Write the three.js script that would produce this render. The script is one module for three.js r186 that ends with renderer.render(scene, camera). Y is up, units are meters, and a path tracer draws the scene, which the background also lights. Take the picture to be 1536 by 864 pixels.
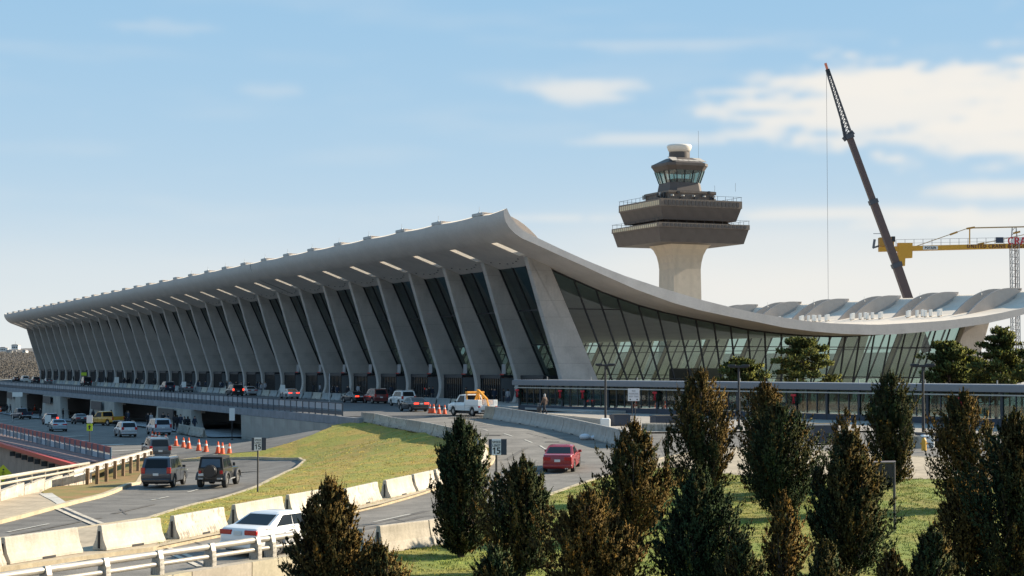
import * as THREE from 'three';
import { mergeGeometries, mergeVertices, toCreasedNormals } from 'three/addons/utils/BufferGeometryUtils.js';
import { RoundedBoxGeometry } from 'three/addons/geometries/RoundedBoxGeometry.js';
import { TessellateModifier } from 'three/addons/modifiers/TessellateModifier.js';
import { MarchingCubes } from 'three/addons/objects/MarchingCubes.js';
import { FontLoader } from 'three/addons/loaders/FontLoader.js';
import { TextGeometry } from 'three/addons/geometries/TextGeometry.js';

// ------------------------------------------------------------------ camera
const F = 2629, CAMY = 4.5, PITCH = Math.atan(117 / F);
const scene = new THREE.Scene();
const camera = new THREE.PerspectiveCamera(2 * Math.atan(432 / F) * 180 / Math.PI, 16 / 9, 0.5, 14000);
camera.position.set(0, CAMY, 0);
camera.rotation.set(PITCH, 0, 0);
const renderer = new THREE.WebGLRenderer({ antialias: true });
renderer.toneMapping = THREE.LinearToneMapping;
renderer.toneMappingExposure = 2.0;
renderer.shadowMap.enabled = true;

// ------------------------------------------------------------------ noise
function rng(seed) { let a = seed >>> 0; return () => { a |= 0; a = a + 0x6D2B79F5 | 0; let t = Math.imul(a ^ a >>> 15, 1 | a); t = t + Math.imul(t ^ t >>> 7, 61 | t) ^ t; return ((t ^ t >>> 14) >>> 0) / 4294967296; }; }
function hash2(ix, iy, s) { let h = Math.imul(ix, 374761393) + Math.imul(iy, 668265263) + Math.imul(s, 974634541); h = Math.imul(h ^ h >>> 13, 1274126177); return ((h ^ h >>> 16) >>> 0) / 4294967296; }
function vnoise(x, y, s, p = 0) {           // value noise, periodic when p > 0
  const ix = Math.floor(x), iy = Math.floor(y), fx = x - ix, fy = y - iy;
  const w = v => p ? ((v % p) + p) % p : v;
  const u = fx * fx * (3 - 2 * fx), v = fy * fy * (3 - 2 * fy);
  const a = hash2(w(ix), w(iy), s), b = hash2(w(ix + 1), w(iy), s), c = hash2(w(ix), w(iy + 1), s), d = hash2(w(ix + 1), w(iy + 1), s);
  return a + (b - a) * u + (c - a) * v + (a - b - c + d) * u * v;
}
function fbm(x, y, s, oct = 4, p = 0) { let t = 0, a = 0.5, n = 0; for (let i = 0; i < oct; i++) { t += a * vnoise(x, y, s + i * 17, p); n += a; a *= 0.5; x *= 2; y *= 2; p *= 2; } return t / n; }
const smooth = (a, b, x) => { const t = Math.min(1, Math.max(0, (x - a) / (b - a))); return t * t * (3 - 2 * t); };
const mix = (a, b, t) => a + (b - a) * t;

// ------------------------------------------------------------------ sky: pale winter blue with thin cloud banks low in the south
const SUN = new THREE.Vector3(0.94 * Math.cos(0.47), Math.sin(0.47), -0.342 * Math.cos(0.47)).normalize();
{
  const SKYK = 0.5, W = 2048, H = 1024, d = new Float32Array(W * H * 4);
  // streaky cloud layer: a plane at unit height seen from below, banks laid out by bearing and altitude
  const banks = [ // bearing deg (right of ahead), altitude deg, half width, half height, strength
    [11.8, 8.3, 5.0, 1.3, 1.4], [15.8, 7.1, 4.0, 0.85, 1.35], [14, 9.0, 4.2, 0.65, 1.15], [18, 8.6, 3.4, 1.2, 1.25], [2.2, 9.0, 2.2, 0.42, 0.62], [16.5, 5.6, 3.0, 0.33, 0.8], [10, 4.9, 5.5, 0.2, 0.55], [15, 4.6, 4.8, 0.36, 0.75], [4.6, 7.4, 2.4, 0.22, 0.4],
    [-11.5, 10.8, 2.0, 0.22, 0.12], [-7.8, 8.9, 1.2, 0.2, 0.13], [5, 10.4, 6, 0.16, 0.16], [25, 8, 9, 3, 0.9], [40, 12, 14, 4, 0.7], [60, 6, 20, 3, 0.8], [-40, 9, 18, 2, 0.35], [1.5, 4.9, 2.5, 0.14, 0.45],
  ];
  for (let j = 0; j < H; j++) {
    const el = ((j + 0.5) / H - 0.5) * Math.PI, eld = el * 180 / Math.PI, y = Math.sin(el), cy = Math.cos(el);
    for (let i = 0; i < W; i++) {
      const az = ((i + 0.5) / W - 0.5) * 2 * Math.PI;            // atan2(z, x)
      const dx = cy * Math.cos(az), dz = cy * Math.sin(az);
      let brg = az * 180 / Math.PI + 90; if (brg > 180) brg -= 360;  // degrees right of straight ahead
      const h = Math.max(0, y);
      const t = 1 - Math.exp(-h * 7.5), tt = 1 - Math.exp(-h * 1.4);
      let r = mix(mix(0.81, 0.315, t), 0.12, tt), g = mix(mix(0.845, 0.61, t), 0.31, tt), b = mix(mix(0.83, 0.86, t), 0.62, tt);
      const sd = dx * SUN.x + y * SUN.y + dz * SUN.z;
      const glow = 0.22 * Math.pow(Math.max(0, sd), 6) + 0.5 * Math.pow(Math.max(0, sd), 40);
      r += glow * 1.0; g += glow * 0.95; b += glow * 0.85;
      if (y > 0) {
        let dens = 0;
        for (const [bb, ee, hw, hh, st] of banks) {
          const u = (brg - bb) / hw, v = (eld - ee) / hh;
          const q = u * u + v * v; if (q > 6) continue;
          const wx = brg * 0.75 + eld * 0.5, wy = eld * 2.5 - brg * 0.10;
          const n = fbm(wx * 0.75 + 40 + 2.2 * fbm(wx * .5, wy * .8, 91, 3), wy * 1.7 + 9 + 1.2 * fbm(wx * .8, wy, 95, 3), 5, 6);
          dens += st * smooth(0.40, 0.74, n * 0.9 + 0.42 * Math.exp(-q * 1.1) - 0.12 * q) * Math.exp(-q * 0.5);
        }
        const low = Math.exp(-Math.pow((eld - 2.4) / 1.9, 2)); dens += 0.75 * low * (0.25 + 0.75 * smooth(-3, 9, brg)) * (0.8 + 0.4 * fbm(brg * 0.25, eld * 2.2, 37, 4));
        dens += 0.05 * smooth(0.45, 0.8, fbm(brg * 0.22 + 3, eld * 1.6, 33, 5)) * smooth(0, 4, eld);
        dens = 0.97 * (1 - Math.exp(-2.0 * dens));
        const lit = 0.93;
        r = mix(r, lit * 1.0, dens); g = mix(g, lit * 0.955, dens); b = mix(b, lit * 0.88, dens);
      } else { const k = smooth(0, -0.12, y); r = mix(r, 0.16, k); g = mix(g, 0.15, k); b = mix(b, 0.13, k); }
      const o = (j * W + i) * 4; d[o] = r * SKYK; d[o + 1] = g * SKYK; d[o + 2] = b * SKYK; d[o + 3] = 1;
    }
  }
  const sky = new THREE.DataTexture(d, W, H, THREE.RGBAFormat, THREE.FloatType);
  sky.mapping = THREE.EquirectangularReflectionMapping; sky.magFilter = THREE.LinearFilter; sky.minFilter = THREE.LinearFilter; sky.needsUpdate = true;
  scene.background = sky; scene.environment = sky;
}
const sun = new THREE.DirectionalLight(new THREE.Color(1.0, 0.87, 0.68), 5.0);
sun.position.copy(SUN).multiplyScalar(400).add(new THREE.Vector3(0, 0, -150)); sun.target.position.set(0, 0, -150);
sun.castShadow = true; sun.shadow.camera.left = -300; sun.shadow.camera.right = 300; sun.shadow.camera.top = 200; sun.shadow.camera.bottom = -200; sun.shadow.camera.far = 1500; sun.shadow.mapSize.set(4096, 4096);
scene.add(sun, sun.target);

// ------------------------------------------------------------------ textures and materials
const R0 = rng(7);
function tex(size, fn, srgb = true) {
  const d = new Uint8Array(size * size * 4);
  for (let j = 0; j < size; j++) for (let i = 0; i < size; i++) {
    const c = fn(i / size, j / size), o = (j * size + i) * 4;
    d[o] = Math.max(0, Math.min(255, c[0] * 255)); d[o + 1] = Math.max(0, Math.min(255, c[1] * 255)); d[o + 2] = Math.max(0, Math.min(255, c[2] * 255)); d[o + 3] = 255;
  }
  const t = new THREE.DataTexture(d, size, size, THREE.RGBAFormat); t.wrapS = t.wrapT = THREE.RepeatWrapping; t.magFilter = THREE.LinearFilter; t.minFilter = THREE.LinearMipmapLinearFilter; t.generateMipmaps = true;
  if (srgb) t.colorSpace = THREE.SRGBColorSpace; t.needsUpdate = true; return t;
}
const grey = v => [v, v, v];
const T = {
  // poured concrete: lift lines, faint runs and patches; sits at 5 m a repeat
  cast: tex(512, (u, v) => { const a = fbm(u * 4, v * 4, 131, 5, 4), b = fbm(u * 40, v * 40, 133, 2, 40), run = fbm(u * 26, v * 2, 137, 3, 2); let k = 0.88 + 0.16 * (a - 0.5) + 0.05 * (b - 0.5) - 0.015 * smooth(0.5, 0.8, run); const w = 0.012 * (fbm(u * 6, 3, 139, 2) - 0.5); for (const l of [0.31, 0.955]) if (Math.abs(v - l + w) < 0.004) k *= 0.86; if (Math.abs(u - 0.5) < 0.003) k *= 0.95; return [k, k * 0.995, k * 0.985]; }),
  // weathered precast: scuffs, drips and pitting
  scuff: tex(512, (u, v) => { const a = fbm(u * 5, v * 5, 151, 5, 5), s = smooth(0.60, 0.72, fbm(u * 14, v * 14, 153, 4, 14)), d = smooth(0.62, 0.74, fbm(u * 30, v * 4, 157, 4, 4)), p = vnoise(u * 128, v * 128, 159, 128) > 0.965 ? 0.75 : 1; const k = (0.90 + 0.16 * (a - 0.5)) * (1 - 0.20 * s) * (1 - 0.14 * d) * p; return [k, k * 0.985, k * 0.96]; }),
  plaster: tex(512, (u, v) => { const a = fbm(u * 4, v * 4, 111, 5, 4), b = fbm(u * 48, v * 48, 123, 2, 48); const k = 0.90 + 0.10 * (a - 0.5) + 0.05 * (b - 0.5); return [k, k * 0.995, k * 0.99]; }),
  // maps are multipliers near white; the base colour sits in the material
  concrete: tex(512, (u, v) => { const a = fbm(u * 6, v * 6, 11, 5, 6), b = fbm(u * 64, v * 64, 23, 2, 64), st = fbm(u * 40, v * 3, 35, 3, 0); const k = 0.86 + 0.2 * (a - 0.5) + 0.10 * (b - 0.5) + 0.10 * (fbm(u * 22, v * 2, 61, 3, 2) - .5); return [k, k * 0.995, k * 0.985]; }),
  asphalt: tex(512, (u, v) => { const a = fbm(u * 5, v * 5, 41, 5, 5), b = vnoise(u * 256, v * 256, 43, 256), c = smooth(0.62, 0.75, fbm(u * 4 + 7, v * 9, 47, 4, 0)); const oil = smooth(0.66, 0.8, fbm(u * 12, v * 12, 45, 4, 12)); const k = 0.84 + 0.26 * (a - 0.5) + 0.20 * (b - 0.5) - 0.08 * c - 0.12 * oil; return [k, k, k * 1.0]; }),
  grass: tex(512, (u, v) => { const a = fbm(u * 9, v * 9, 51, 5, 9), b = fbm(u * 90, v * 90, 53, 2, 90), c = fbm(u * 4, v * 4, 57, 3, 4); const k = 0.77 + 0.14 * (a - 0.5) + 0.16 * (b - 0.5); const dry = smooth(0.40, 0.66, c * 0.6 + a * 0.4); return [k * mix(0.97, 1.1, dry), k * mix(1.02, 1.0, dry), k * mix(0.8, 0.9, dry)]; }),
  fleck: tex(256, (u, v) => grey(0.6 + 0.8 * (fbm(u * 64, v * 64, 71, 3, 64) - 0.5)), false),
  soft: tex(256, (u, v) => grey(0.5 + 1.0 * (fbm(u * 8, v * 8, 77, 5, 8) - 0.5)), false),
};
const col = (r, g, b) => new THREE.Color().setRGB(r, g, b);
function M(r, g, b, rough = 0.8, o = {}) { return new THREE.MeshStandardMaterial({ color: col(r, g, b), roughness: rough, metalness: 0, side: THREE.DoubleSide, ...o }); }
const conc = (r, g, b, o = {}) => M(r, g, b, 0.88, { map: T.concrete, bumpMap: T.soft, bumpScale: 0.004, ...o });
const MAT = {
  concrete: conc(0.50, 0.465, 0.43), column: conc(0.60, 0.56, 0.53, { map: T.cast }), soffit: conc(0.80, 0.735, 0.68, { map: T.plaster }), rim: conc(0.76, 0.69, 0.63, { map: T.plaster }),
  barrier: conc(0.68, 0.62, 0.53, { map: T.scuff }), barrierOld: conc(0.52, 0.485, 0.43, { map: T.scuff }), kerb: conc(0.60, 0.50, 0.34), walk: conc(0.52, 0.43, 0.31), parapet: conc(0.56, 0.49, 0.38, { map: T.scuff }), wall: conc(0.46, 0.44, 0.40, { map: T.cast }), deckTop: M(0.07, 0.07, 0.07, 0.9, { map: T.asphalt }),
  asphalt: M(0.215, 0.198, 0.175, 0.9, { map: T.asphalt, bumpMap: T.fleck, bumpScale: 0.006 }), asphaltNew: M(0.25, 0.228, 0.198, 0.92, { map: T.asphalt, bumpMap: T.fleck, bumpScale: 0.006 }),
  lawn: M(0.29, 0.32, 0.062, 1, { map: T.grass, bumpMap: T.fleck, bumpScale: 0.015 }), grass: M(0.45, 0.385, 0.085, 1, { map: T.grass, bumpMap: T.fleck, bumpScale: 0.012 }), soil: M(0.16, 0.12, 0.08, 1, { map: T.grass }),
  white: M(0.75, 0.74, 0.70, 0.6), line: M(0.66, 0.63, 0.56, 0.8, { map: T.concrete }), yellowLine: M(0.62, 0.42, 0.08, 0.8, { map: T.concrete }),
  glass: new THREE.MeshPhysicalMaterial({ color: col(0.58, 0.69, 0.66), roughness: 0.02, metalness: 0, transmission: 1, thickness: 0, ior: 1.5, side: THREE.DoubleSide }),
  glassDark: new THREE.MeshPhysicalMaterial({ color: col(0.22, 0.34, 0.37), roughness: 0.02, transmission: 1, thickness: 0, ior: 1.5, side: THREE.DoubleSide }),
  glassTeal: new THREE.MeshPhysicalMaterial({ color: col(0.50, 0.60, 0.61), roughness: 0.03, transmission: 1, thickness: 0, ior: 1.5, side: THREE.DoubleSide }),
  frame: M(0.018, 0.02, 0.024, 0.5), dark: M(0.02, 0.022, 0.026, 0.6), darkBlue: M(0.035, 0.045, 0.065, 0.6), steel: M(0.35, 0.35, 0.34, 0.45, { metalness: 0.6 }), galv: M(0.62, 0.60, 0.56, 0.4, { metalness: 0.35 }),
  red: M(0.42, 0.03, 0.02, 0.5), orange: M(0.80, 0.10, 0.02, 0.55), rubber: M(0.02, 0.02, 0.02, 0.85),
};

// ------------------------------------------------------------------ naming
const used = {};
function numbered(n) { const k = used[n] = (used[n] ?? -1) + 1; return k ? `${n}_${String(k).padStart(3, '0')}` : n; }
function shade(o) { o.traverse(c => { if (c.isMesh) { c.castShadow = true; c.receiveShadow = true; } }); return o; }
function tag(o, label, category, group, kind) { o.userData.label = label; o.userData.category = category; if (group) o.userData.group = group; if (kind) o.userData.kind = kind; return o; }
function top(o, name, label, category, group) { o.name = numbered(name); tag(o, label, category, group); shade(o); scene.add(o); return o; }
function struct(o, name, label, category) { o.name = numbered(name); o.userData.kind = 'structure'; if (label) o.userData.label = label; if (category) o.userData.category = category; shade(o); scene.add(o); return o; }
function stuff(o, name, label, category) { o.name = numbered(name); tag(o, label, category, null, 'stuff'); shade(o); scene.add(o); return o; }
function part(parent, name, geo, mat, label) { const m = new THREE.Mesh(geo, mat); m.name = name; if (label) m.userData.label = label; m.castShadow = m.receiveShadow = true; parent.add(m); return m; }
function group(x = 0, y = 0, z = 0, turn = 0) { const g = new THREE.Group(); g.position.set(x, y, z); g.rotation.y = turn; return g; }

// ------------------------------------------------------------------ geometry helpers
function uvBox(g, s = 4) {                  // box-projected uv in metres / s
  const q = g.index ? g.toNonIndexed() : g; const p = q.attributes.position, n = p.count, uv = new Float32Array(n * 2);
  const a = new THREE.Vector3(), b = new THREE.Vector3(), c = new THREE.Vector3(), nn = new THREE.Vector3();
  for (let i = 0; i < n; i += 3) {
    a.fromBufferAttribute(p, i); b.fromBufferAttribute(p, i + 1); c.fromBufferAttribute(p, i + 2);
    nn.copy(b).sub(a).cross(c.clone().sub(a)); const ax = Math.abs(nn.x), ay = Math.abs(nn.y), az = Math.abs(nn.z);
    [a, b, c].forEach((v, k) => { const o = (i + k) * 2; if (ay >= ax && ay >= az) { uv[o] = v.x / s; uv[o + 1] = v.z / s; } else if (ax >= az) { uv[o] = v.z / s; uv[o + 1] = v.y / s; } else { uv[o] = v.x / s; uv[o + 1] = v.y / s; } });
  }
  q.setAttribute('uv', new THREE.BufferAttribute(uv, 2)); return q;
}
function clean(g) { const q = g.index ? g.toNonIndexed() : g; for (const k of Object.keys(q.attributes)) if (!['position', 'normal', 'uv'].includes(k)) q.deleteAttribute(k); if (!q.attributes.normal) q.computeVertexNormals(); if (!q.attributes.uv) q.setAttribute('uv', new THREE.BufferAttribute(new Float32Array(q.attributes.position.count * 2), 2)); return q; }
function merge(list) { return mergeGeometries(list.map(clean)); }
function box(w, h, d, x = 0, y = 0, z = 0) { const g = new THREE.BoxGeometry(w, h, d); g.translate(x, y, z); return uvBox(g); }
function rbox(w, h, d, r, x = 0, y = 0, z = 0, seg = 2) { const g = new RoundedBoxGeometry(w, h, d, seg, Math.min(r, w * .49, h * .49, d * .49)); g.translate(x, y, z); return clean(g); }
function cyl(r1, r2, h, seg, x = 0, y = 0, z = 0) { const g = new THREE.CylinderGeometry(r1, r2, h, seg); g.translate(x, y, z); return clean(g); }
const Vc = (x, y, z) => new THREE.Vector3(x, y, z);
function bar(a, b, w, h = w) {              // box beam from a to b
  const d = b.clone().sub(a), L = d.length(); const g = new THREE.BoxGeometry(w, h, L); g.lookAt(d); g.translate((a.x + b.x) / 2, (a.y + b.y) / 2, (a.z + b.z) / 2); return clean(g);
}
function rod(a, b, r, seg = 8, r2 = r) { const d = b.clone().sub(a), L = d.length(); const g = new THREE.CylinderGeometry(r2, r, L, seg); g.rotateX(Math.PI / 2); g.lookAt(d); g.translate((a.x + b.x) / 2, (a.y + b.y) / 2, (a.z + b.z) / 2); return clean(g); }
function quad(a, b, c, d, s = 4) { const g = new THREE.BufferGeometry(); g.setAttribute('position', new THREE.Float32BufferAttribute([a, b, c, a, c, d].flatMap(v => [v.x, v.y, v.z]), 3)); g.computeVertexNormals(); return uvBox(g, s); }
function slab(a, b, c, d, t) {              // a quad given thickness t along its normal
  const n = b.clone().sub(a).cross(c.clone().sub(a)).normalize().multiplyScalar(t); const P = [a, b, c, d], Q = P.map(v => v.clone().add(n));
  return merge([quad(...Q), quad(P[3], P[2], P[1], P[0]), ...[0, 1, 2, 3].map(i => quad(P[i], P[(i + 1) % 4], Q[(i + 1) % 4], Q[i]))]);
}
function prism(pts, depth, bevel = 0) {     // outline in x,y extruded along z, centred
  const sh = new THREE.Shape(pts.map(p => new THREE.Vector2(p[0], p[1]))); const g = new THREE.ExtrudeGeometry(sh, { depth: depth - 2 * bevel, bevelEnabled: bevel > 0, bevelSize: bevel, bevelThickness: bevel, bevelOffset: -bevel, bevelSegments: 2, curveSegments: 8 }); g.translate(0, 0, -depth / 2 + bevel); return uvBox(g);
}

// ------------------------------------------------------------------ the lie of the land
// building axes: U runs away along the facade, V runs from the facade into the hall; column 0 stands at U0, V0
const TH = Math.atan(1134 / F), CT = Math.cos(TH), ST = Math.sin(TH), BAY = 12.192, U0 = 172, V0 = 75.5;
const uv2w = (U, V, y = 0) => Vc(-U * ST + V * CT, y, -(U * CT + V * ST));
const w2uv = (x, z) => [(-z) * CT - x * ST, x * CT + (-z) * ST];
function ray(px, py) { const d = Vc((px - 768) / F, (432 - py) / F, -1); d.applyAxisAngle(Vc(1, 0, 0), PITCH); return d; }
function pxY(px, py, Y) { const d = ray(px, py), t = (Y - CAMY) / d.y; return Vc(d.x * t, Y, d.z * t); }   // point on a level seen at a pixel
function pxZ(px, py, f) { const d = ray(px, py), t = f / -d.z; return Vc(d.x * t, CAMY + d.y * t, -f); }   // point at a distance seen at a pixel
const ctrl = [[390, 838, -1.8], [840, 711, -1.45], [100, 850, -1.85], [0, 800, -1.95], [280, 738, -2.6], [330, 737, -2.62], [130, 775, -2.1], [60, 755, -2.25], [450, 695, -2.75], [250, 682, -2.8], [187, 659, -2.75], [400, 660, -2.9], [160, 637, -3.2], [87, 651, -2.95], [30, 619, -4.6], [340, 655, -2.95],
  [550, 631, -0.1], [640, 647, -0.2], [690, 658, -0.5], [735, 702, -1.25], [745, 640, -0.2], [800, 660, -0.55], [705, 629, -0.02], [560, 670, -1.25], [480, 700, -2.35], [610, 700, -1.55], [660, 690, -1.2], [520, 740, -2.0], [400, 752, -2.3], [650, 727, -1.6], [600, 760, -1.68], [455, 666, -2.8], [500, 648, -1.4],
  [620, 828, -1.85], [690, 840, -1.95], [1100, 740, -1.35], [1400, 762, -1.5], [1400, 722, -1.1], [1450, 860, -2.1], [1000, 864, -2.05], [1000, 668, -0.65], [1250, 690, -0.75], [1380, 700, -0.85], [1330, 655, -0.3], [905, 663, -0.6], [850, 644, -0.25], [220, 728, -2.45], [0, 870, -1.9]]
  .map(([a, b, c]) => { const p = pxY(a, b, c); return [p.x, -p.z, c]; });
for (const [U, V, y] of [[150, 60, 0], [150, 75, 0], [155, 95, -0.1], [165, 120, -0.1], [160, 140, -0.1], [120, 120, -0.25], [250, 20, -4], [330, 30, -4.8], [420, 10, -5.2], [420, 40, -5.2], [420, 100, -5.2], [240, -40, -4]]) { const p = uv2w(U, V); ctrl.push([p.x, -p.z, y]); }
ctrl.push([70, 170, -0.2], [75, 110, -0.4], [60, 60, -2], [0, 35, -2.2], [-40, 40, -2.0], [40, 35, -2.3], [-80, 60, -3], [-120, 150, -4.5], [150, 150, -1.5], [60, 260, -0.5]);
const tps = (() => {
  const n = ctrl.length, N = n + 3, A = [], rb = r2 => r2 < 1e-9 ? 0 : 0.5 * r2 * Math.log(r2), S = 100;
  for (let i = 0; i < N; i++) A.push(new Float64Array(N + 1));
  for (let i = 0; i < n; i++) { const [xi, fi, yi] = ctrl[i]; for (let j = 0; j < n; j++) { const [xj, fj] = ctrl[j]; A[i][j] = rb(((xi - xj) ** 2 + (fi - fj) ** 2) / S / S) + (i === j ? 0.0025 : 0); } A[i][n] = 1; A[i][n + 1] = xi / S; A[i][n + 2] = fi / S; A[n][i] = 1; A[n + 1][i] = xi / S; A[n + 2][i] = fi / S; A[i][N] = yi; }
  for (let c = 0; c < N; c++) { let p = c; for (let r = c + 1; r < N; r++) if (Math.abs(A[r][c]) > Math.abs(A[p][c])) p = r; [A[c], A[p]] = [A[p], A[c]]; for (let r = 0; r < N; r++) if (r !== c) { const k = A[r][c] / A[c][c]; if (k) for (let j = c; j <= N; j++) A[r][j] -= k * A[c][j]; } }
  const w = A.map((r, i) => r[N] / r[i]);
  return (x, f) => { let s = w[n] + w[n + 1] * x / S + w[n + 2] * f / S; for (let i = 0; i < n; i++) s += w[i] * rb(((x - ctrl[i][0]) ** 2 + (f - ctrl[i][1]) ** 2) / S / S); return s; };
})();
function Hf(x, z) {
  const f = -z; const cx = Math.max(-160, Math.min(140, x)), cf = Math.max(28, Math.min(430, f));
  let h = Math.max(-5.6, Math.min(0.02, tps(cx, cf))); const [U, V] = w2uv(x, z);
  if (V < 46.7 && U > 160) h = Math.min(h, mix(-2.85, -5.2, smooth(240, 400, U)));   // the arrivals carriageway falls gently away
  const out = Math.max(smooth(100, 160, Math.abs(x)) , smooth(330, 430, f)); return mix(h, -5.3, out);
}
function pxH(px, py, off = 0) {             // where the sight line through a pixel meets the ground
  const d = ray(px, py); d.divideScalar(-d.z); let lo = 30, hi = 900;
  for (let f = 30; f < 900; f += 1) { if (CAMY + d.y * f < Hf(d.x * f, -f) + off) { hi = f; lo = f - 1; break; } }
  for (let k = 0; k < 24; k++) { const m = (lo + hi) / 2; if (CAMY + d.y * m < Hf(d.x * m, -m) + off) hi = m; else lo = m; }
  return Vc(d.x * hi, Hf(d.x * hi, -hi) + off, -hi);
}
function drape(pts, off, step = 2.5, s = 5, hfn = Hf) { // polygon of [x, z] laid on the ground
  const sh = new THREE.Shape(pts.map(p => new THREE.Vector2(p[0], -p[1]))); let g = new THREE.ShapeGeometry(sh); g = new TessellateModifier(step, 9).modify(g.toNonIndexed());
  const p = g.attributes.position, uv = new Float32Array(p.count * 2);
  for (let i = 0; i < p.count; i++) { const x = p.getX(i), z = -p.getY(i); uv[2 * i] = x / s; uv[2 * i + 1] = z / s; p.setXYZ(i, x, hfn(x, z) + off, z); }
  g.setAttribute('uv', new THREE.BufferAttribute(uv, 2)); g = clean(g); const q = mergeVertices((g.deleteAttribute('normal'), g)); q.computeVertexNormals(); return q;
}
const onH = list => list.map(([a, b]) => { const p = pxH(a, b); return [p.x, p.z]; });
function pxV(px, V, off = 0) { const t = (px - 768) / F, U = V * (CT - t * ST) / (ST + t * CT), p = uv2w(U, V); p.y = Hf(p.x, p.z) + off; return p; }   // on the line V = const, seen in a pixel column
function densify(pts, step) { const o = []; for (let i = 0; i < pts.length - 1; i++) { const [a, b] = [pts[i], pts[i + 1]], n = Math.max(1, Math.ceil(Math.hypot(b[0] - a[0], b[1] - a[1]) / step)); for (let k = 0; k < n; k++) o.push([mix(a[0], b[0], k / n), mix(a[1], b[1], k / n)]); } o.push(pts[pts.length - 1]); return o; }
function curve(pts, n) { return new THREE.CatmullRomCurve3(pts.map(p => Vc(p[0], 0, p[1])), false, 'centripetal').getPoints(n).map(v => [v.x, v.z]); }
function strip(pts, half, y0, y1, hfn = Hf) {  // a kerb-like ribbon of square section along a ground line
  const P = densify(pts, 1.5), pos = []; const L = [], Rr = [];
  for (let i = 0; i < P.length; i++) { const a = P[Math.max(0, i - 1)], b = P[Math.min(P.length - 1, i + 1)]; const dx = b[0] - a[0], dz = b[1] - a[1], l = Math.hypot(dx, dz) || 1; const nx = -dz / l * half, nz = dx / l * half, h = hfn(P[i][0], P[i][1]); L.push([P[i][0] + nx, h, P[i][1] + nz]); Rr.push([P[i][0] - nx, h, P[i][1] - nz]); }
  const q = (a, b, c, d) => pos.push(...a, ...b, ...c, ...a, ...c, ...d), at = (p, y) => [p[0], p[1] + y, p[2]];
  for (let i = 0; i < P.length - 1; i++) { q(at(L[i], y1), at(L[i + 1], y1), at(Rr[i + 1], y1), at(Rr[i], y1)); q(at(L[i], y0), at(L[i + 1], y0), at(L[i + 1], y1), at(L[i], y1)); q(at(Rr[i + 1], y0), at(Rr[i], y0), at(Rr[i], y1), at(Rr[i + 1], y1)); }
  for (const i of [0, P.length - 1]) q(at(L[i], y0), at(L[i], y1), at(Rr[i], y1), at(Rr[i], y0));
  const g = new THREE.BufferGeometry(); g.setAttribute('position', new THREE.Float32BufferAttribute(pos, 3)); g.computeVertexNormals(); return uvBox(g, 3);
}
// ================================================================== GROUND AND ROADS
const inPoly = (poly, x, z) => { let c = false; for (let i = 0, j = poly.length - 1; i < poly.length; j = i++) { const [xi, zi] = poly[i], [xj, zj] = poly[j]; if ((zi > z) !== (zj > z) && x < (xj - xi) * (z - zi) / (zj - zi) + xi) c = !c; } return c; };
const copA = pxY(118, 699, -2.75), copB = pxY(0, 665, -2.95), copC = copB.clone().add(copB.clone().sub(copA).multiplyScalar(1.2));
const parA = pxH(-110, 783), parB = pxH(128, 723);           // left parapet foot, near and far end
const trench = [[parA.x - 1.2, parA.z - 0.6], [parB.x - 0.9, parB.z - 0.8], [copA.x + 2.5, copA.z + 1], [copA.x + 2, copA.z - 4], [copB.x + 1, copB.z - 4.4], [copC.x, copC.z - 4.4], [parA.x - 60, parA.z - 20]];
{
  const xs = [], fs = []; for (let x = -120; x <= 96; x += 3) xs.push(x); for (let f = 12; f <= 260; f += 3) fs.push(f);
  for (let s = 6, x = 96; x < 7000; s *= 1.35) { x += s; xs.push(x); xs.unshift(-x - 24); } for (let s = 6, f = 260; f < 9500; s *= 1.3) { f += s; fs.push(f); }
  fs.unshift(-400, -60);
  const pos = [], idx = [], uv = []; const shrunk = trench;
  for (const f of fs) for (const x of xs) {
    const z = -f; let h = Hf(x, z) - 0.2; const [U, V] = w2uv(x, z);
    if (V > 47.5 && V < 92 && U > 142 && U < 640) h = Math.min(h, -5.6);
    if (V >= 92 && V < 150 && U > 168 && U < 580) h = -0.6;
    if (inPoly(shrunk, x, z)) h = -8;
    if (f > 420) h -= 0.0; pos.push(x, h, z); uv.push(x / 9, z / 9);
  }
  const W = xs.length; for (let j = 0; j < fs.length - 1; j++) for (let i = 0; i < W - 1; i++) { const a = j * W + i; idx.push(a, a + 1, a + W, a + 1, a + W + 1, a + W); }
  const g = new THREE.BufferGeometry(); g.setAttribute('position', new THREE.Float32BufferAttribute(pos, 3)); g.setAttribute('uv', new THREE.Float32BufferAttribute(uv, 2)); g.setIndex(idx); g.computeVertexNormals();
  struct(new THREE.Mesh(g, MAT.soil), 'ground');
}
// arrivals carriageway: foreground loop, parking bays, and on past the terminal
const farLeft = [[-150, -330], [-230, -460]];
const lowerRoad = [...onH([[-120, 842], [225, 788], [320, 764], [430, 725], [480, 696], [470, 676], [500, 655]]), ...[[160, 45.8], [230, 45.8], [330, 45.8], [560, 45.8]].map(([U, V]) => { const p = uv2w(U, V); return [p.x, p.z]; }), ...[[560, 5], [330, 3]].map(([U, V]) => { const p = uv2w(U, V); return [p.x, p.z]; }), [copC.x, copC.z - 2.5], [copB.x + 0.2, copB.z - 2.5], [copA.x + 1, copA.z - 1.4], ...onH([[172, 702], [215, 705], [196, 730], [100, 760], [-120, 812]])];
struct(new THREE.Mesh(drape(lowerRoad, 0, 3, 6), MAT.asphalt), 'arrivals_road');
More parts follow.
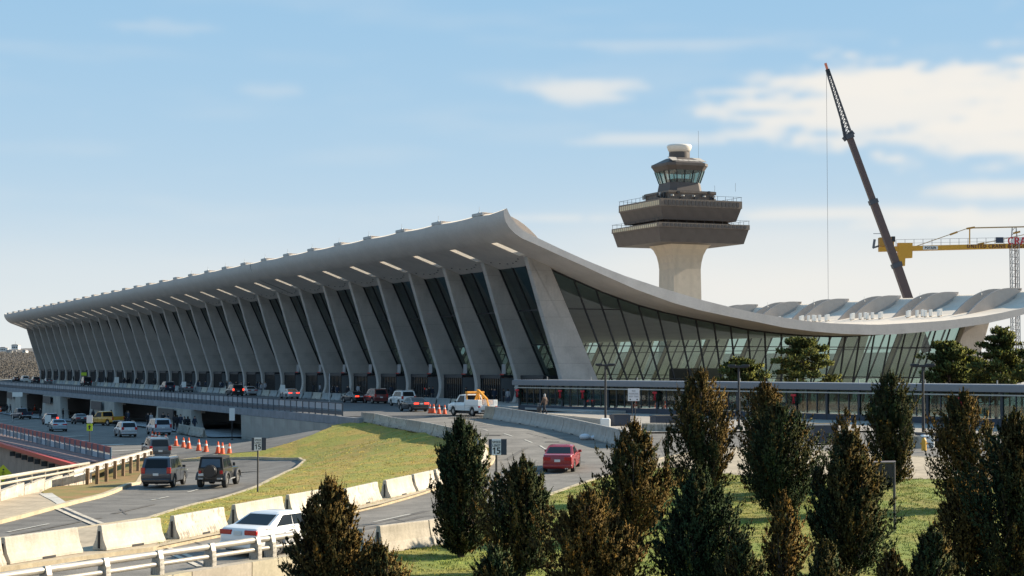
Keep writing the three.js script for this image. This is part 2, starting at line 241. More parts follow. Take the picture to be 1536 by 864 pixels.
// departures ramp: foreground lane round the nose of the bank and up on to the deck
const deckJoin = [uv2w(152, 46.9), uv2w(152, 66)].map(p => [p.x, p.z]);
const ramp = [...onH([[-140, 876], [225, 815], [330, 794], [530, 758], [640, 728], [700, 700], [690, 668], [640, 644], [548, 630]]), ...deckJoin, ...onH([[748, 623], [800, 633], [870, 647], [925, 659], [1010, 670], [1005, 688], [940, 708], [894, 722], [818, 749], [745, 777], [690, 808], [560, 838], [440, 862]]), [-6.5, -50], [-24, -40]];
struct(new THREE.Mesh(drape(ramp, 0.012, 2.5, 6), MAT.asphaltNew), 'departures_road');
// grass bank between the two
const bankEdge = onH([[226, 781], [300, 758.5], [384, 734], [424, 714.5], [452, 699], [459, 693], [450, 689.5], [384, 688], [320, 689.5], [272, 692], [320, 685.5], [356, 681.8], [389, 679.5], [434, 667], [468, 655], [497, 643], [520, 636.5], [546, 634], [590, 641], [640, 649.5], [690, 658], [721, 666.5], [736, 675.5], [741, 685], [736, 696], [722, 708], [690, 722], [640, 739], [572, 759], [530, 769], [430, 789], [330, 805], [240, 824]]);
const bankTop = drape(bankEdge, 0.15, 2, 7);
struct(new THREE.Mesh(bankTop, MAT.grass), 'grass_bank');
const kerbs = [];
kerbs.push(strip(bankEdge.slice(0, 13), 0.15, -0.1, 0.165), strip(bankEdge.slice(19, 33), 0.15, -0.1, 0.165));
const med = onH([[-120, 836], [0, 813], [107, 799], [165, 790], [232, 780], [246, 823], [225, 827], [0, 858], [-120, 878]]);
struct(new THREE.Mesh(drape(med, 0.145, 2, 4), MAT.walk), 'median_pavement');
kerbs.push(strip(med.slice(0, 5), 0.13, -0.1, 0.16), strip([med[8], med[7], med[6], med[5]], 0.13, -0.1, 0.16));
// pavement strip the barriers stand on, along the near side of the bank
const bStrip = [...onH([[240, 818], [330, 799], [430, 783], [530, 762], [572, 752], [640, 733], [668, 725]]), ...onH([[676, 728], [640, 741], [572, 761], [530, 771], [430, 791], [330, 807], [240, 826]])];
struct(new THREE.Mesh(drape(bStrip, 0.158, 1.5, 4), MAT.walk), 'barrier_footing');
// left walk and dry verge
const lw = onH([[-120, 815], [0, 785], [84, 762.5], [97, 759], [60, 742], [0, 753], [-120, 777]]);
struct(new THREE.Mesh(drape(lw, 0.15, 2, 4), MAT.walk), 'pavement');
const verge = onH([[97, 759], [160, 743], [196, 728.5], [212, 717], [222, 703], [229, 690.5], [200, 691], [168, 700], [130, 717], [62, 742]]);
struct(new THREE.Mesh(drape(verge, 0.155, 2, 6), M(0.36, 0.26, 0.11, 1, { map: T.grass })), 'dry_verge');
kerbs.push(strip(curve([...onH([[-120, 815], [0, 785], [84, 762.5], [97, 759], [160, 743], [196, 728.5], [212, 717], [222, 703], [229, 690.5]])], 40), 0.15, -0.1, 0.17));
struct(new THREE.Mesh(drape(onH([[58, 745], [86, 761.5], [99, 758.5], [78, 744]]), 0.17, 1, 4), conc(0.62, 0.6, 0.55)), 'drain_slab');
// right hand lawn, far walk, side road
const lawnEdge = [...onH([[541, 838], [566, 832], [690, 812], [745, 779], [818, 749], [894, 722.5], [940, 709]]), ...onH([[1005, 704], [1110, 716], [1250, 722], [1400, 722], [1536, 727], [1700, 734]]), [70, -70], [46, -28], [0, -28], [-6.6, -50]];
struct(new THREE.Mesh(drape(lawnEdge, 0.14, 2.2, 7), MAT.lawn), 'lawn');
const walkEdge = onH([[940, 709], [1005, 688], [1110, 675], [1250, 681], [1400, 690], [1536, 695], [1700, 700], [1700, 735], [1536, 728], [1400, 723], [1250, 723], [1110, 717], [1005, 705]]);
struct(new THREE.Mesh(drape(walkEdge, 0.146, 2.2, 4), MAT.walk), 'pavement');
kerbs.push(strip(curve(onH([[690, 812], [745, 779], [818, 749], [894, 722.5], [940, 709], [1005, 688], [1110, 675], [1250, 681], [1400, 690], [1536, 695]]), 60), 0.14, -0.1, 0.16));
const side = [...onH([[1000, 694], [1110, 679], [1250, 686], [1400, 696], [1536, 700], [1720, 706], [1720, 668], [1536, 657], [1330, 648], [1110, 648], [960, 650], [905, 655], [925, 664], [990, 673]])];
struct(new THREE.Mesh(drape(side, 0.02, 2.5, 6), MAT.asphalt), 'side_road');
const fore = [...onH([[760, 629], [800, 633], [905, 656], [960, 651], [1110, 649], [1330, 649], [1536, 658], [1720, 669]]), [62, -112], [52, -150], [20, -185], [-1, -185]];
struct(new THREE.Mesh(drape(fore, 0.13, 2.5, 4, (x, z) => Math.min(0.0, Hf(x, z))), conc(0.42, 0.38, 0.33)), 'forecourt_pavement');
for (const g of kerbs) struct(new THREE.Mesh(g, MAT.kerb), 'kerb');
// painted lines and joints
function paint(a, b, w, mat, off = 0.03, name = 'lane_marking') { const p = pxH(...a), q = pxH(...b), dx = q.x - p.x, dz = q.z - p.z, l = Math.hypot(dx, dz), nx = -dz / l * w / 2, nz = dx / l * w / 2; struct(new THREE.Mesh(drape([[p.x + nx, p.z + nz], [q.x + nx, q.z + nz], [q.x - nx, q.z - nz], [p.x - nx, p.z - nz]], off, 1.5, 3), mat), name); }
for (const [a, b] of [[[11, 799], [73, 786.6]], [[226, 751], [253, 745.5]], [[281, 739], [297, 734.5]], [[560, 784], [615, 772]], [[724, 636], [741, 638.5]], [[716, 643.5], [731.5, 646.5]], [[756, 651], [769, 655]], [[787, 660], [798, 664.5]], [[810, 669], [818.5, 674.5]], [[750, 733], [762, 727]]]) paint(a, b, 0.13, MAT.line);
for (const [a, b] of [[[-100, 881], [0, 862.5]], [[0, 862.5], [220, 826]]]) paint(a, b, 0.12, MAT.line);
for (const [a, b, w] of [[[86, 764], [150, 792], 0.22], [[97, 762], [162, 790], 0.22], [[232, 822], [300, 851], 0.2], [[246, 820], [312, 848], 0.2]]) paint(a, b, w, MAT.barrier, 0.034, 'bridge_joint');
paint([91.5, 763], [156, 791], 0.2, MAT.dark, 0.03, 'bridge_joint'); paint([239, 821], [306, 849.5], 0.2, MAT.dark, 0.03, 'bridge_joint');
paint([290, 813], [318, 824], 0.05, MAT.dark, 0.03, 'road_crack');
for (const [a, b] of [[[30, 641], [58, 640]], [[50, 646], [71, 645.5]], [[86, 656], [127, 654]], [[108, 662.5], [132, 661]], [[137, 668.5], [186, 667]], [[168, 677], [212, 675]], [[0, 630], [12, 629.5]], [[0, 634], [25, 633]], [[0, 637.5], [35, 636.5]]]) paint(a, b, 1.0, MAT.line, 0.03, 'bay_marking');
for (const [x, y, w] of [[739, 653.5, 1.1], [827, 663.5, 1.6]]) paint([x - 9, y], [x + 12, y - 0.2], 0.5, M(0.075, 0.07, 0.065, 0.95, { map: T.asphalt }), 0.03, 'asphalt_patch');
// wear: tyre-darkened wheel paths, sealed cracks and patches
{ const seal = M(0.085, 0.08, 0.075, 0.95), worn = M(0.165, 0.15, 0.132, 0.92, { map: T.asphalt }), R = rng(31);
  for (const [a, b, w] of [[[20, 803], [150, 777], 0.32], [[60, 806], [190, 781], 0.32], [[540, 790], [640, 767], 0.35], [[520, 800], [640, 774], 0.35], [[765, 720], [850, 690], 0.35], [[760, 690], [790, 672], 0.35], [[300, 752], [380, 726], 0.3], [[170, 771], [230, 757], 0.3]]) paint(a, b, w, worn, 0.022, 'wheel_path');
  for (const [x, y, dx, dy] of [[60, 793, 30, 3], [180, 764, 10, 8], [590, 778, 20, 7], [770, 700, 30, -3], [700, 755, 26, 5], [860, 690, 22, 4], [790, 650, 30, 6], [400, 712, 26, -7], [350, 705, 14, 9], [240, 700, 20, 2], [520, 792, 12, 8]]) { let p = [x, y]; for (let k = 0; k < 4; k++) { const q = [p[0] + dx / 4 + (R() - .5) * 3, p[1] + dy / 4 + (R() - .5) * 1.6]; paint(p, q, 0.06, seal, 0.026, 'road_crack'); p = q; } } }
paint([722, 667], [741.5, 685], 0.12, MAT.yellowLine, 0.035, 'edge_line'); paint([741.5, 685], [730, 704], 0.12, MAT.yellowLine, 0.035, 'edge_line');

// ================================================================== THE DECK (departures level) and what carries it
const DV = 46.6, DU0 = 139.5, DU1 = 575;
{
  const P = (U, V, y) => uv2w(U, V, y);
  struct(new THREE.Mesh(slab(P(150, DV + 0.3, -0.5), P(DU1, DV + 0.3, -0.5), P(DU1, 84, -0.5), P(150, 84, -0.5), -0.48), conc(0.30, 0.31, 0.33)), 'deck_slab');
  const rows = []; for (let U = 150; U < DU1; U += 10) { const a = Math.min(DU1, U + 10); rows.push(quad(P(U, DV + 0.35, 0.005), P(a, DV + 0.35, 0.005), P(a, 70.9, 0.005), P(U, 70.9, 0.005), 6)); }
  struct(new THREE.Mesh(merge(rows), M(0.16, 0.155, 0.15, 0.88, { map: T.asphalt })), 'departures_deck_road');
  const sw = []; for (let U = 146; U < DU1; U += 10) { const a = Math.min(DU1, U + 10); sw.push(slab(P(U, 70.9, 0.15), P(a, 70.9, 0.15), P(a, 84, 0.15), P(U, 84, 0.15), -0.2)); }
  struct(new THREE.Mesh(merge(sw), conc(0.50, 0.485, 0.46)), 'terminal_pavement');
  struct(new THREE.Mesh(slab(P(DU0, DV, -0.52), P(DU1, DV, -0.52), P(DU1, DV, 0.16), P(DU0, DV, 0.16), -0.34), conc(0.30, 0.31, 0.34)), 'deck_edge_beam');
  // abutment wall, then piers of pale concrete with dark bays between
  const base = (U, V) => Hf(uv2w(U, V).x, uv2w(U, V).z) - 0.4;
  const ww = []; for (let U = DU0; U < 178; U += 5.5) { const a = U + 5.46; ww.push([U, a]); }
  const wallG = group(); for (const [a, b] of ww) part(wallG, 'wall_panel', slab(P(a, DV + 0.25, -4.2), P(b, DV + 0.25, -4.2), P(b, DV + 0.12, -0.53), P(a, DV + 0.12, -0.53), -0.5), MAT.wall);
  top(wallG, 'abutment_wall', 'pale concrete abutment wall under the deck railing above the grass bank', 'wall');
  const where = ['nearest the abutment wall', 'second from the abutment wall', 'third from the abutment wall', 'fourth from the abutment wall', 'fifth from the abutment wall', 'sixth from the abutment wall', 'seventh from the abutment wall'];
  for (let k = 0; k < 7; k++) {
    const u0 = 198 + 47 * k, L = 21.5, g = group(); const o = uv2w(u0, DV + 0.55); g.position.copy(o); g.rotation.y = TH + Math.PI / 2;   // local x runs along U
    const b = base(u0 + 10, DV - 2) , h0 = -0.53, sh = new THREE.Shape(); sh.moveTo(-2.2, b); sh.quadraticCurveTo(1.2, b + 0.6, 1.4, h0); sh.lineTo(L - 1.4, h0); sh.quadraticCurveTo(L - 1.2, b + 0.6, L + 2.2, b); sh.lineTo(-2.2, b);
    if (k % 2 === 0) { const ho = new THREE.Path(); ho.moveTo(9, h0 - 0.25); ho.lineTo(17, h0 - 0.25); ho.lineTo(17, h0 - 1.15); ho.lineTo(9, h0 - 1.15); ho.lineTo(9, h0 - 0.25); sh.holes.push(ho); }
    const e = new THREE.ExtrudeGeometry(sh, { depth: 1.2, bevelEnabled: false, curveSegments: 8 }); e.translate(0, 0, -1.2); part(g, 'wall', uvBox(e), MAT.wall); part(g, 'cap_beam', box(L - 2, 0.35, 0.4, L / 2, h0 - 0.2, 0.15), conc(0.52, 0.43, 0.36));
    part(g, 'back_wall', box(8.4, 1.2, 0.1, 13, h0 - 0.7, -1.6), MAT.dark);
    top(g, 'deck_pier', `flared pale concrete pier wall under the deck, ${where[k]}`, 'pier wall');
  }
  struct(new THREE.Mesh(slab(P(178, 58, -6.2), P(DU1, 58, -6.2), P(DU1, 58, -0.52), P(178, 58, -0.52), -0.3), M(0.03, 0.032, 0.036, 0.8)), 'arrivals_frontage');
  const lf = []; for (let U = 178; U < DU1; U += 8) { const h = [U, U + 8].map(u => Hf(uv2w(u, DV).x, uv2w(u, DV).z) + 0.12); lf.push(quad(P(U, DV - 3.4, h[0]), P(U + 8, DV - 3.4, h[1]), P(U + 8, 58, h[1]), P(U, 58, h[0]), 4)); }
  struct(new THREE.Mesh(merge(lf), conc(0.34, 0.35, 0.36)), 'arrivals_pavement');
  // railing on the deck edge
  const rail = group(); const postG = uvBox(bar(Vc(0, 0, 0), Vc(0, 1.1, 0), 0.09, 0.16)), pA = M(0.27, 0.295, 0.33, 0.6), pB = M(0.34, 0.355, 0.38, 0.6), postM = M(0.03, 0.045, 0.065, 0.6);
  const pan = box(0.045, 0.5, 1.62, 0, 0.8, 0), low = box(0.05, 0.34, 1.62, 0, 0.26, 0);
  rail.rotation.y = TH; rail.position.copy(uv2w(DU0 + 6, DV + 0.17, 0.16));
  for (let k = 0; k < 210; k++) { const z = -k * 2.0; const p = part(rail, 'post', postG, postM); p.position.z = z; if (k < 209) { const q = part(rail, 'panel', pan, k % 3 ? pA : pB); q.position.z = z - 1; } }
  const lows = []; for (let k = 0; k < 209; k++) { const c = low.clone(); c.translate(0, 0, -k * 2 - 1); lows.push(c); } part(rail, 'lower_rail', merge(lows), postM);
  part(rail, 'handrail', box(0.1, 0.06, 418, 0, 1.12, -209), postM);
  top(rail, 'deck_railing', 'long dark panelled railing along the edge of the departures deck', 'railing');
}
// ================================================================== sunken ramp at the left: coping wall, walkway, railing with red tops
{
  const g = group(), d = copB.clone().sub(copA).setY(0).normalize(), n = Vc(-d.z, 0, d.x); if (n.z > 0) n.multiplyScalar(-1);
  const end = copC; const seg = 9;
  for (let i = 0; i < seg; i++) { const a = copA.clone().lerp(end, i / seg), b = copA.clone().lerp(end, (i + 1) / seg - 0.0015); part(g, 'wall_panel', slab(a.clone().setY(-8.5), b.clone().setY(-8.5), b.clone().setY(b.y - 0.25), a.clone().setY(a.y - 0.25), 0.5), conc(0.46, 0.34, 0.27)); }
  const up = Vc(0, 0.12, 0), fr = n.clone().multiplyScalar(-0.12);
  part(g, 'coping', bar(copA.clone().add(fr), end.clone().add(fr), 0.75, 0.34), M(0.50, 0.045, 0.02, 0.55), 'red painted coping');
  for (let i = 0; i < 9; i++) { const p = copA.clone().lerp(copB, 0.08 + i * 0.085).add(n.clone().multiplyScalar(-0.2)); part(g, 'bracket', box(0.45, 0.4, 0.3, p.x, p.y - 0.55, p.z), MAT.dark); }
  top(g, 'sunken_ramp_wall', 'beige concrete retaining wall with red coping beside the sunken ramp', 'retaining wall');
  const wk = slab(copA.clone().setY(copA.y + 0.02), end.clone().setY(end.y + 0.02), end.clone().add(n.clone().multiplyScalar(4.5)).setY(end.y + 0.5), copA.clone().add(n.clone().multiplyScalar(3.2)).setY(copA.y + 0.25), -0.2);
  struct(new THREE.Mesh(wk, conc(0.22, 0.15, 0.15)), 'ramp_walkway');
  const r = group(); const a0 = pxY(166, 695, -2.6), b0 = pxY(0, 652, -2.6); const c0 = b0.clone().add(b0.clone().sub(a0).multiplyScalar(0.5)); const L = a0.distanceTo(c0), N = 36;
  const blue = M(0.10, 0.15, 0.20, 0.5), redM = M(0.26, 0.05, 0.055, 0.6);
  for (let i = 0; i <= N; i++) { const p = a0.clone().lerp(c0, i / N); part(r, 'post', box(0.12, 1.15, 0.12, p.x, p.y + 0.575, p.z), blue); if (i < N) { const q = a0.clone().lerp(c0, (i + 0.94) / N), p2 = a0.clone().lerp(c0, (i + 0.06) / N); part(r, 'top_panel', slab(p2.clone().setY(p2.y + 0.72), q.clone().setY(q.y + 0.72), q.clone().setY(q.y + 1.18), p2.clone().setY(p2.y + 1.18), 0.05), i < 24 ? redM : pal(0.36, 0.36, 0.36)); part(r, 'infill_panel', slab(p2.clone().setY(p2.y + 0.12), q.clone().setY(q.y + 0.12), q.clone().setY(q.y + 0.6), p2.clone().setY(p2.y + 0.6), 0.04), i % 2 ? blue : pal(0.30, 0.36, 0.42)); } }
  top(r, 'ramp_railing', 'panelled railing with dull red top band beside the sunken ramp', 'railing');
}
function pal(r, g, b) { const k = `c${r}_${g}_${b}`; return MAT[k] ?? (MAT[k] = M(r, g, b, 0.6)); }

// ================================================================== far country at the left edge
{
  const R = rng(21);
  const pts = [], N = 160; const g = new THREE.BufferGeometry(), pos = [], idx = [];
  for (let j = 0; j < 3; j++) for (let i = 0; i <= N; i++) { const a = mix(-0.9, 0.75, i / N), d = [1500, 2300, 3400][j], hh = [0, 27, 36][j] * (0.75 + 0.5 * fbm(i * 0.13, j, 3, 3)); pos.push(Math.sin(a) * d, -5.4 + hh, -Math.cos(a) * d); }
  for (let j = 0; j < 2; j++) for (let i = 0; i < N; i++) { const a = j * (N + 1) + i; idx.push(a, a + 1, a + N + 1, a + 1, a + N + 2, a + N + 1); }
  g.setAttribute('position', new THREE.Float32BufferAttribute(pos, 3)); g.setIndex(idx); g.computeVertexNormals(); struct(new THREE.Mesh(uvBox(g, 40), M(0.11, 0.10, 0.09, 1)), 'hills');
  // bare winter wood on the rise: thousands of small twig clumps read as one mass
  const tg = []; const leaf = new THREE.TetrahedronGeometry(1, 0);
  const inst = new THREE.InstancedMesh((() => { const t = new THREE.TetrahedronGeometry(1, 0), n = t.attributes.normal; for (let i = 0; i < n.count; i++) n.setXYZ(i, 0, 0.9, 0.43); return t; })(), M(0.10, 0.094, 0.09, 1), 90000), m4 = new THREE.Matrix4(), q = new THREE.Quaternion(), e = new THREE.Euler();
  for (let i = 0; i < 90000; i++) { const a = mix(-0.335, -0.235, R()), d = mix(900, 1900, Math.pow(R(), 0.7)), h = (0.0095 * d + 6) * (d < 1540 ? 0.62 : 0.95) * R(); e.set((R() - .5) * 0.6, R() * 6, (R() - .5) * 0.6); q.setFromEuler(e); const s = mix(0.2, 0.45, R()); m4.compose(Vc(Math.sin(a) * d, -5 + h + fbm(a * 160, d * 0.004, 8, 4) * 4, -Math.cos(a) * d), q, Vc(s, s * mix(0.8, 1.6, R()), s)); inst.setMatrixAt(i, m4); const k = mix(0.85, 1.15, R()); inst.setColorAt(i, col(k, k * 0.97, k * 0.9)); }
  stuff(inst, 'bare_woodland', 'brown bare winter woodland on the rise beyond the terminal end', 'woodland');
  const bl = [[6, 527, 9, 5, 1], [24, 524, 10, 6, 2], [14, 529, 6, 3, 3], [38, 529, 5, 3, 4]];
  const words = ['low wide white building among the bare trees on the far rise', 'taller white building block with flat roof on the far rise', 'small white shed between two far white buildings', 'small pale shed at the right of the far white buildings'];
  bl.forEach(([x, y, w, h, s], i) => { const p = pxZ(x, y, 1550), k = 1550 / F, g = group(p.x, p.y, p.z); part(g, 'wall', box(w * k, h * k, 8, 0, h * k / 2, 0), MAT.white); part(g, 'roof', prism([[-w * k / 2 - .4, h * k], [w * k / 2 + .4, h * k], [w * k / 2 - 1, h * k + 0.8], [-w * k / 2 + 1, h * k + 0.8]], 8.6), pal(0.3, 0.28, 0.27)); for (let c = 0; c < 3; c++) part(g, 'window', box(w * k * 0.16, h * k * 0.35, 0.3, (c - 1) * w * k * 0.28, h * k * 0.5, 4.05), MAT.dark); top(g, 'far_building', words[i], 'building', null); });
  const p = pxZ(23, 527, 1560), g2 = group(p.x, p.y, p.z); part(g2, 'mast', rod(Vc(0, 0, 0), Vc(0, 9, 0), 0.35, 6, 0.12), MAT.steel); part(g2, 'base', box(2, 1, 2, 0, 0.3, 0), pal(0.3, 0.3, 0.3)); top(g2, 'radio_mast', 'thin radio mast above the far white buildings', 'mast');
}
// ================================================================== THE TERMINAL
// local frame: x into the hall (V), y up from the deck, z towards the camera (-U); column 0 at the origin
const lerpTab = (tab, x) => { if (x <= tab[0][0]) return tab[0][1]; for (let i = 1; i < tab.length; i++) if (x <= tab[i][0]) { const [a, b] = tab[i - 1], [c, d] = tab[i]; return b + (d - b) * (x - a) / (c - a); } return tab[tab.length - 1][1]; };
const under = [[-5.42, 20.35], [-5.4, 19.82], [-5.2, 19.2], [-4.8, 18.6], [-4.2, 18.05], [-3.4, 17.6], [-1.5, 16.9], [-0.1, 16.35], [1.3, 15.8], [3.7, 14.9], [5.2, 14.3], [9.7, 12.6], [14.1, 11.25], [17.3, 10.5], [21.2, 9.82], [24.3, 9.33], [28, 8.7], [31.7, 8.32], [35.4, 8.08], [39.1, 8.0], [42.1, 8.05], [45.7, 8.3], [49.6, 8.66], [55, 9.36], [59, 10.12], [61, 10.6], [63, 11.25], [64.4, 12.0], [65.2, 12.8], [65.5, 13.3]];
const upper = [[65.25, 13.62], [64.75, 13.3], [64.3, 12.75], [63.4, 12.2], [62.2, 11.75], [60.8, 11.3], [57.6, 10.7], [55, 10.28], [49.6, 9.7], [45.7, 9.42], [40.6, 9.15], [39, 9.14], [34, 9.24], [30.4, 9.5], [26.8, 9.95], [24.3, 10.3], [21.6, 10.78], [17.7, 11.58], [12.6, 12.85], [8.5, 13.97], [6.5, 14.63], [3.7, 15.6], [1.3, 16.52], [-0.1, 17.08], [-1, 17.45], [-2.1, 17.9], [-3.2, 18.4], [-3.95, 18.95], [-4.5, 19.58], [-4.85, 20.1], [-5.05, 20.55]];
const underY = x => lerpTab(under, x), upTab = [...upper].reverse(), upperY = x => lerpTab(upTab, x);
const ZE = 7.3, ZF = -31 * BAY - 7.3;
const term = group(); term.position.copy(uv2w(U0, V0)); term.rotation.y = TH;
{
  // --- roof shell: one loft of the hanging section, its rims dipping between columns
  const prof = [...under, ...upper]; const zs = [ZE, 5.4, 3.4]; for (let n = 0; n < 32; n++) for (const o of n < 31 ? [0.85, 0, -0.85, -2.6, -4.4, -6.1, -7.8, -9.6] : [0.85, 0, -0.85, -3.4, -5.4]) zs.push(-BAY * n + o); zs.push(ZF); const hole = (p, q, z0, z1) => { const zc = (z0 + z1) / 2, n = Math.round(-zc / BAY); return Math.abs(zc + n * BAY) < 0.85 && Math.min(p[0], q[0]) > -3.45 && Math.max(p[0], q[0]) < -0.05; };
  const isRim = p => Math.max(smooth(-2.5, -5.2, p[0]), smooth(62, 65.2, p[0]));
  const mk = (list, closed) => { const pos = [], uv = [], idx = []; let acc = 0; const n = list.length;
    zs.forEach((z, j) => { let s = 0; list.forEach((p, i) => { if (i) s += Math.hypot(p[0] - list[i - 1][0], p[1] - list[i - 1][1]); const fr = Math.abs(Math.sin(Math.PI * z / BAY)); let dip = 0.13 * fr * isRim(p); const e = z > 0 ? z : z < -31 * BAY ? -31 * BAY - z : 0; if (e > 0) dip = isRim(p) * (0.13 * Math.sin(Math.PI * Math.min(e, 6.1) / 6.1) - 0.10 * smooth(4.5, 7.3, e)); pos.push(p[0], p[1] - dip, z); uv.push(s / 6, z / 6); }); });
    for (let j = 0; j < zs.length - 1; j++) for (let i = 0; i < n - 1; i++) { if (hole(list[i], list[i + 1], zs[j], zs[j + 1])) continue; const a = j * n + i; idx.push(a, a + n, a + 1, a + 1, a + n, a + n + 1); }
    const g = new THREE.BufferGeometry(); g.setAttribute('position', new THREE.Float32BufferAttribute(pos, 3)); g.setAttribute('uv', new THREE.Float32BufferAttribute(uv, 2)); g.setIndex(idx); g.computeVertexNormals(); return g; };
  const rf = part(term, 'roof', mk([under[under.length - 1], ...upper, under[0]]), conc(0.80, 0.70, 0.58, { map: T.plaster }));
  part(rf, 'soffit', mk(under), MAT.soffit);
  for (const z of [ZE, ZF]) { const sh = new THREE.Shape(prof.map(p => { const tip = isRim(p); return new THREE.Vector2(p[0], p[1] + 0.06 * tip); })); const e = new THREE.ExtrudeGeometry(sh, { depth: 0.12, bevelEnabled: false }); e.translate(0, 0, z === ZE ? ZE - 0.02 : ZF - 0.1); part(rf, 'fascia', uvBox(e, 6), MAT.rim); }
  const je = new THREE.TubeGeometry(new THREE.CatmullRomCurve3(under.slice(0, 9).map(p => Vc(p[0] - 0.02, p[1] - 0.01, 0))), 30, 0.035, 5); const j1 = part(rf, 'joint', clean(je), MAT.dark); j1.position.z = -7.6 * BAY;
  const jt = part(rf, 'joint', clean(je.clone()), MAT.dark); jt.position.z = -23.6 * BAY;

  // --- columns
  const frontEdge = [[16.95, -0.02], [14.5, 0.74], [11.25, 1.74], [9, 2.46], [6.7, 3.22], [4.8, 3.85], [3.5, 4.24], [2.4, 4.44], [1.4, 4.42], [0.6, 4.18], [0.1, 3.8]];
  const sh = new THREE.Shape(); sh.moveTo(frontEdge[0][1], frontEdge[0][0]); sh.splineThru(frontEdge.slice(1).map(p => new THREE.Vector2(p[1], p[0]))); sh.lineTo(3.7, -0.05); sh.lineTo(9.95, -0.05); sh.lineTo(9.9, 0.4); sh.lineTo(2.9, 15.5); sh.lineTo(1.3, 16.35); sh.lineTo(-0.02, 16.95);
  const cg0 = new THREE.ExtrudeGeometry(sh, { depth: 0.78, bevelEnabled: true, bevelSize: 0.09, bevelThickness: 0.09, bevelOffset: -0.09, bevelSegments: 2, curveSegments: 26 }); cg0.translate(0, 0, -0.39); const colG = uvBox(cg0, 5);
  // slot by each column head, open to the sky: translucent panel added for brightness
  const slotX = [-3.38, -2.4, -1.5, -0.12], addedPanelG = merge(slotX.slice(1).map((x, i) => quad(Vc(slotX[i], underY(slotX[i]) + 0.02, 0.83), Vc(slotX[i], underY(slotX[i]) + 0.02, -0.83), Vc(x, underY(x) + 0.02, -0.83), Vc(x, underY(x) + 0.02, 0.83)))), liner = merge([...[-0.85, 0.85].map(z => quad(Vc(-3.4, 17.6, z), Vc(-0.1, 16.35, z), Vc(-0.1, 17.08, z), Vc(-3.4, 18.5, z))), quad(Vc(-3.4, 17.6, -0.85), Vc(-3.4, 17.6, 0.85), Vc(-3.3, 18.45, 0.85), Vc(-3.3, 18.45, -0.85)), quad(Vc(-0.1, 16.35, -0.85), Vc(-0.1, 16.35, 0.85), Vc(-0.1, 17.08, 0.85), Vc(-0.1, 17.08, -0.85))]);
  const addedPanelM = new THREE.MeshPhysicalMaterial({ color: col(0.88, 0.83, 0.74), roughness: 1, transmission: 0.36, thickness: 0, side: THREE.DoubleSide });
  // rear columns: shorter, leaning the other way
  const rs = new THREE.Shape(); rs.moveTo(61.7, 10.9); rs.quadraticCurveTo(60.3, 6.5, 58.6, 3); rs.quadraticCurveTo(57.8, 1.2, 58.4, -0.05); rs.lineTo(53.2, -0.05); rs.lineTo(58.1, 10.0); rs.lineTo(61.7, 10.9);
  const rg = new THREE.ExtrudeGeometry(rs, { depth: 0.8, bevelEnabled: true, bevelSize: 0.08, bevelThickness: 0.08, bevelOffset: -0.08, bevelSegments: 2, curveSegments: 14 }); rg.translate(0, 0, -0.4); const rcolG = uvBox(rg, 5);
  // roof fins: the crescent hoods over each column head
  const fin = (rim, dir, tipY) => { const pts = [], low = []; for (let i = 0; i <= 14; i++) { const t = i / 14, x = rim + dir * (0.25 + 8.2 * t); low.push([x, upperY(x) - 0.12]); } const e = low[14]; for (let i = 0; i <= 12; i++) { const t = i / 12, x = rim + dir * (8.2 * (1 - t)); const y = e[1] + (tipY - e[1]) * Math.pow(Math.sin(Math.min(1, t * 1.25) * Math.PI / 2), 0.8); pts.push([x, Math.max(y, upperY(x) - 0.1)]); } const w = prism([...low, ...pts.slice(1)], 0.22, 0.02), a = w.clone(), b = w.clone(); a.translate(0, 0, 1.36); b.translate(0, 0, -1.36); return uvBox(merge([a, b]), 5); };
  const finF = fin(-5.3, 1, 20.68), finR = fin(65.45, -1, 13.95), finM = conc(0.50, 0.45, 0.41, { map: T.plaster }), rcolM = MAT.column;
  const finCapR = rbox(0.7, 0.26, 2.94, 0.05, 65.1, 13.76, 0);
  const colMs = [MAT.column, conc(0.57, 0.535, 0.51, { map: T.cast }), conc(0.63, 0.585, 0.55, { map: T.cast })];
  for (let n = 0; n < 32; n++) {
    const z = -BAY * n; const c = part(term, 'column', colG, colMs[(n * 7) % 3]); c.position.z = z; const k = part(c, 'added_slot_panel', addedPanelG, addedPanelM); part(c, 'slot_lining', liner, MAT.rim);
    const r = part(term, 'rear_column', rcolG, rcolM); r.position.z = z;
    const f = part(term, 'roof_fin', finF, finM); f.position.z = z; const f2 = part(term, 'roof_fin', finR, finM); f2.position.z = z;
    part(f2, 'fin_cap', finCapR, MAT.rim); const cap = part(f, 'fin_cap', rbox(0.6, 0.34, 2.94, 0.05, -5.08, 20.56, 0), MAT.rim);
  }
  // soffit downlights between the columns
  const dl = cyl(0.11, 0.11, 0.08, 8), dlM = MAT.dark;
  for (let n = 0; n < 12; n++) for (let k = 0; k < 6; k++) { const t = k / 5, x = 0.1 + 0.75 * Math.sin(t * Math.PI) ; const d = part(term, 'downlight', dl, dlM); d.position.set(0.35 + x, underY(0.35 + x) - 0.01, -BAY * n - 2.4 - t * 7.6); }
  // --- front window bays
  const gx = y => 2.05 + (15.75 - y) * 0.469; const rowsY = [3.25, 6.9, 10.75, 15.6];
  const P = (y, z, o = 0) => Vc(gx(y) + o, y, z);
  const paneCache = {}; const frameNear = [], M3 = [0, 1, 2, 3].map(i => -0.55 - i * (BAY - 1.1) / 3);
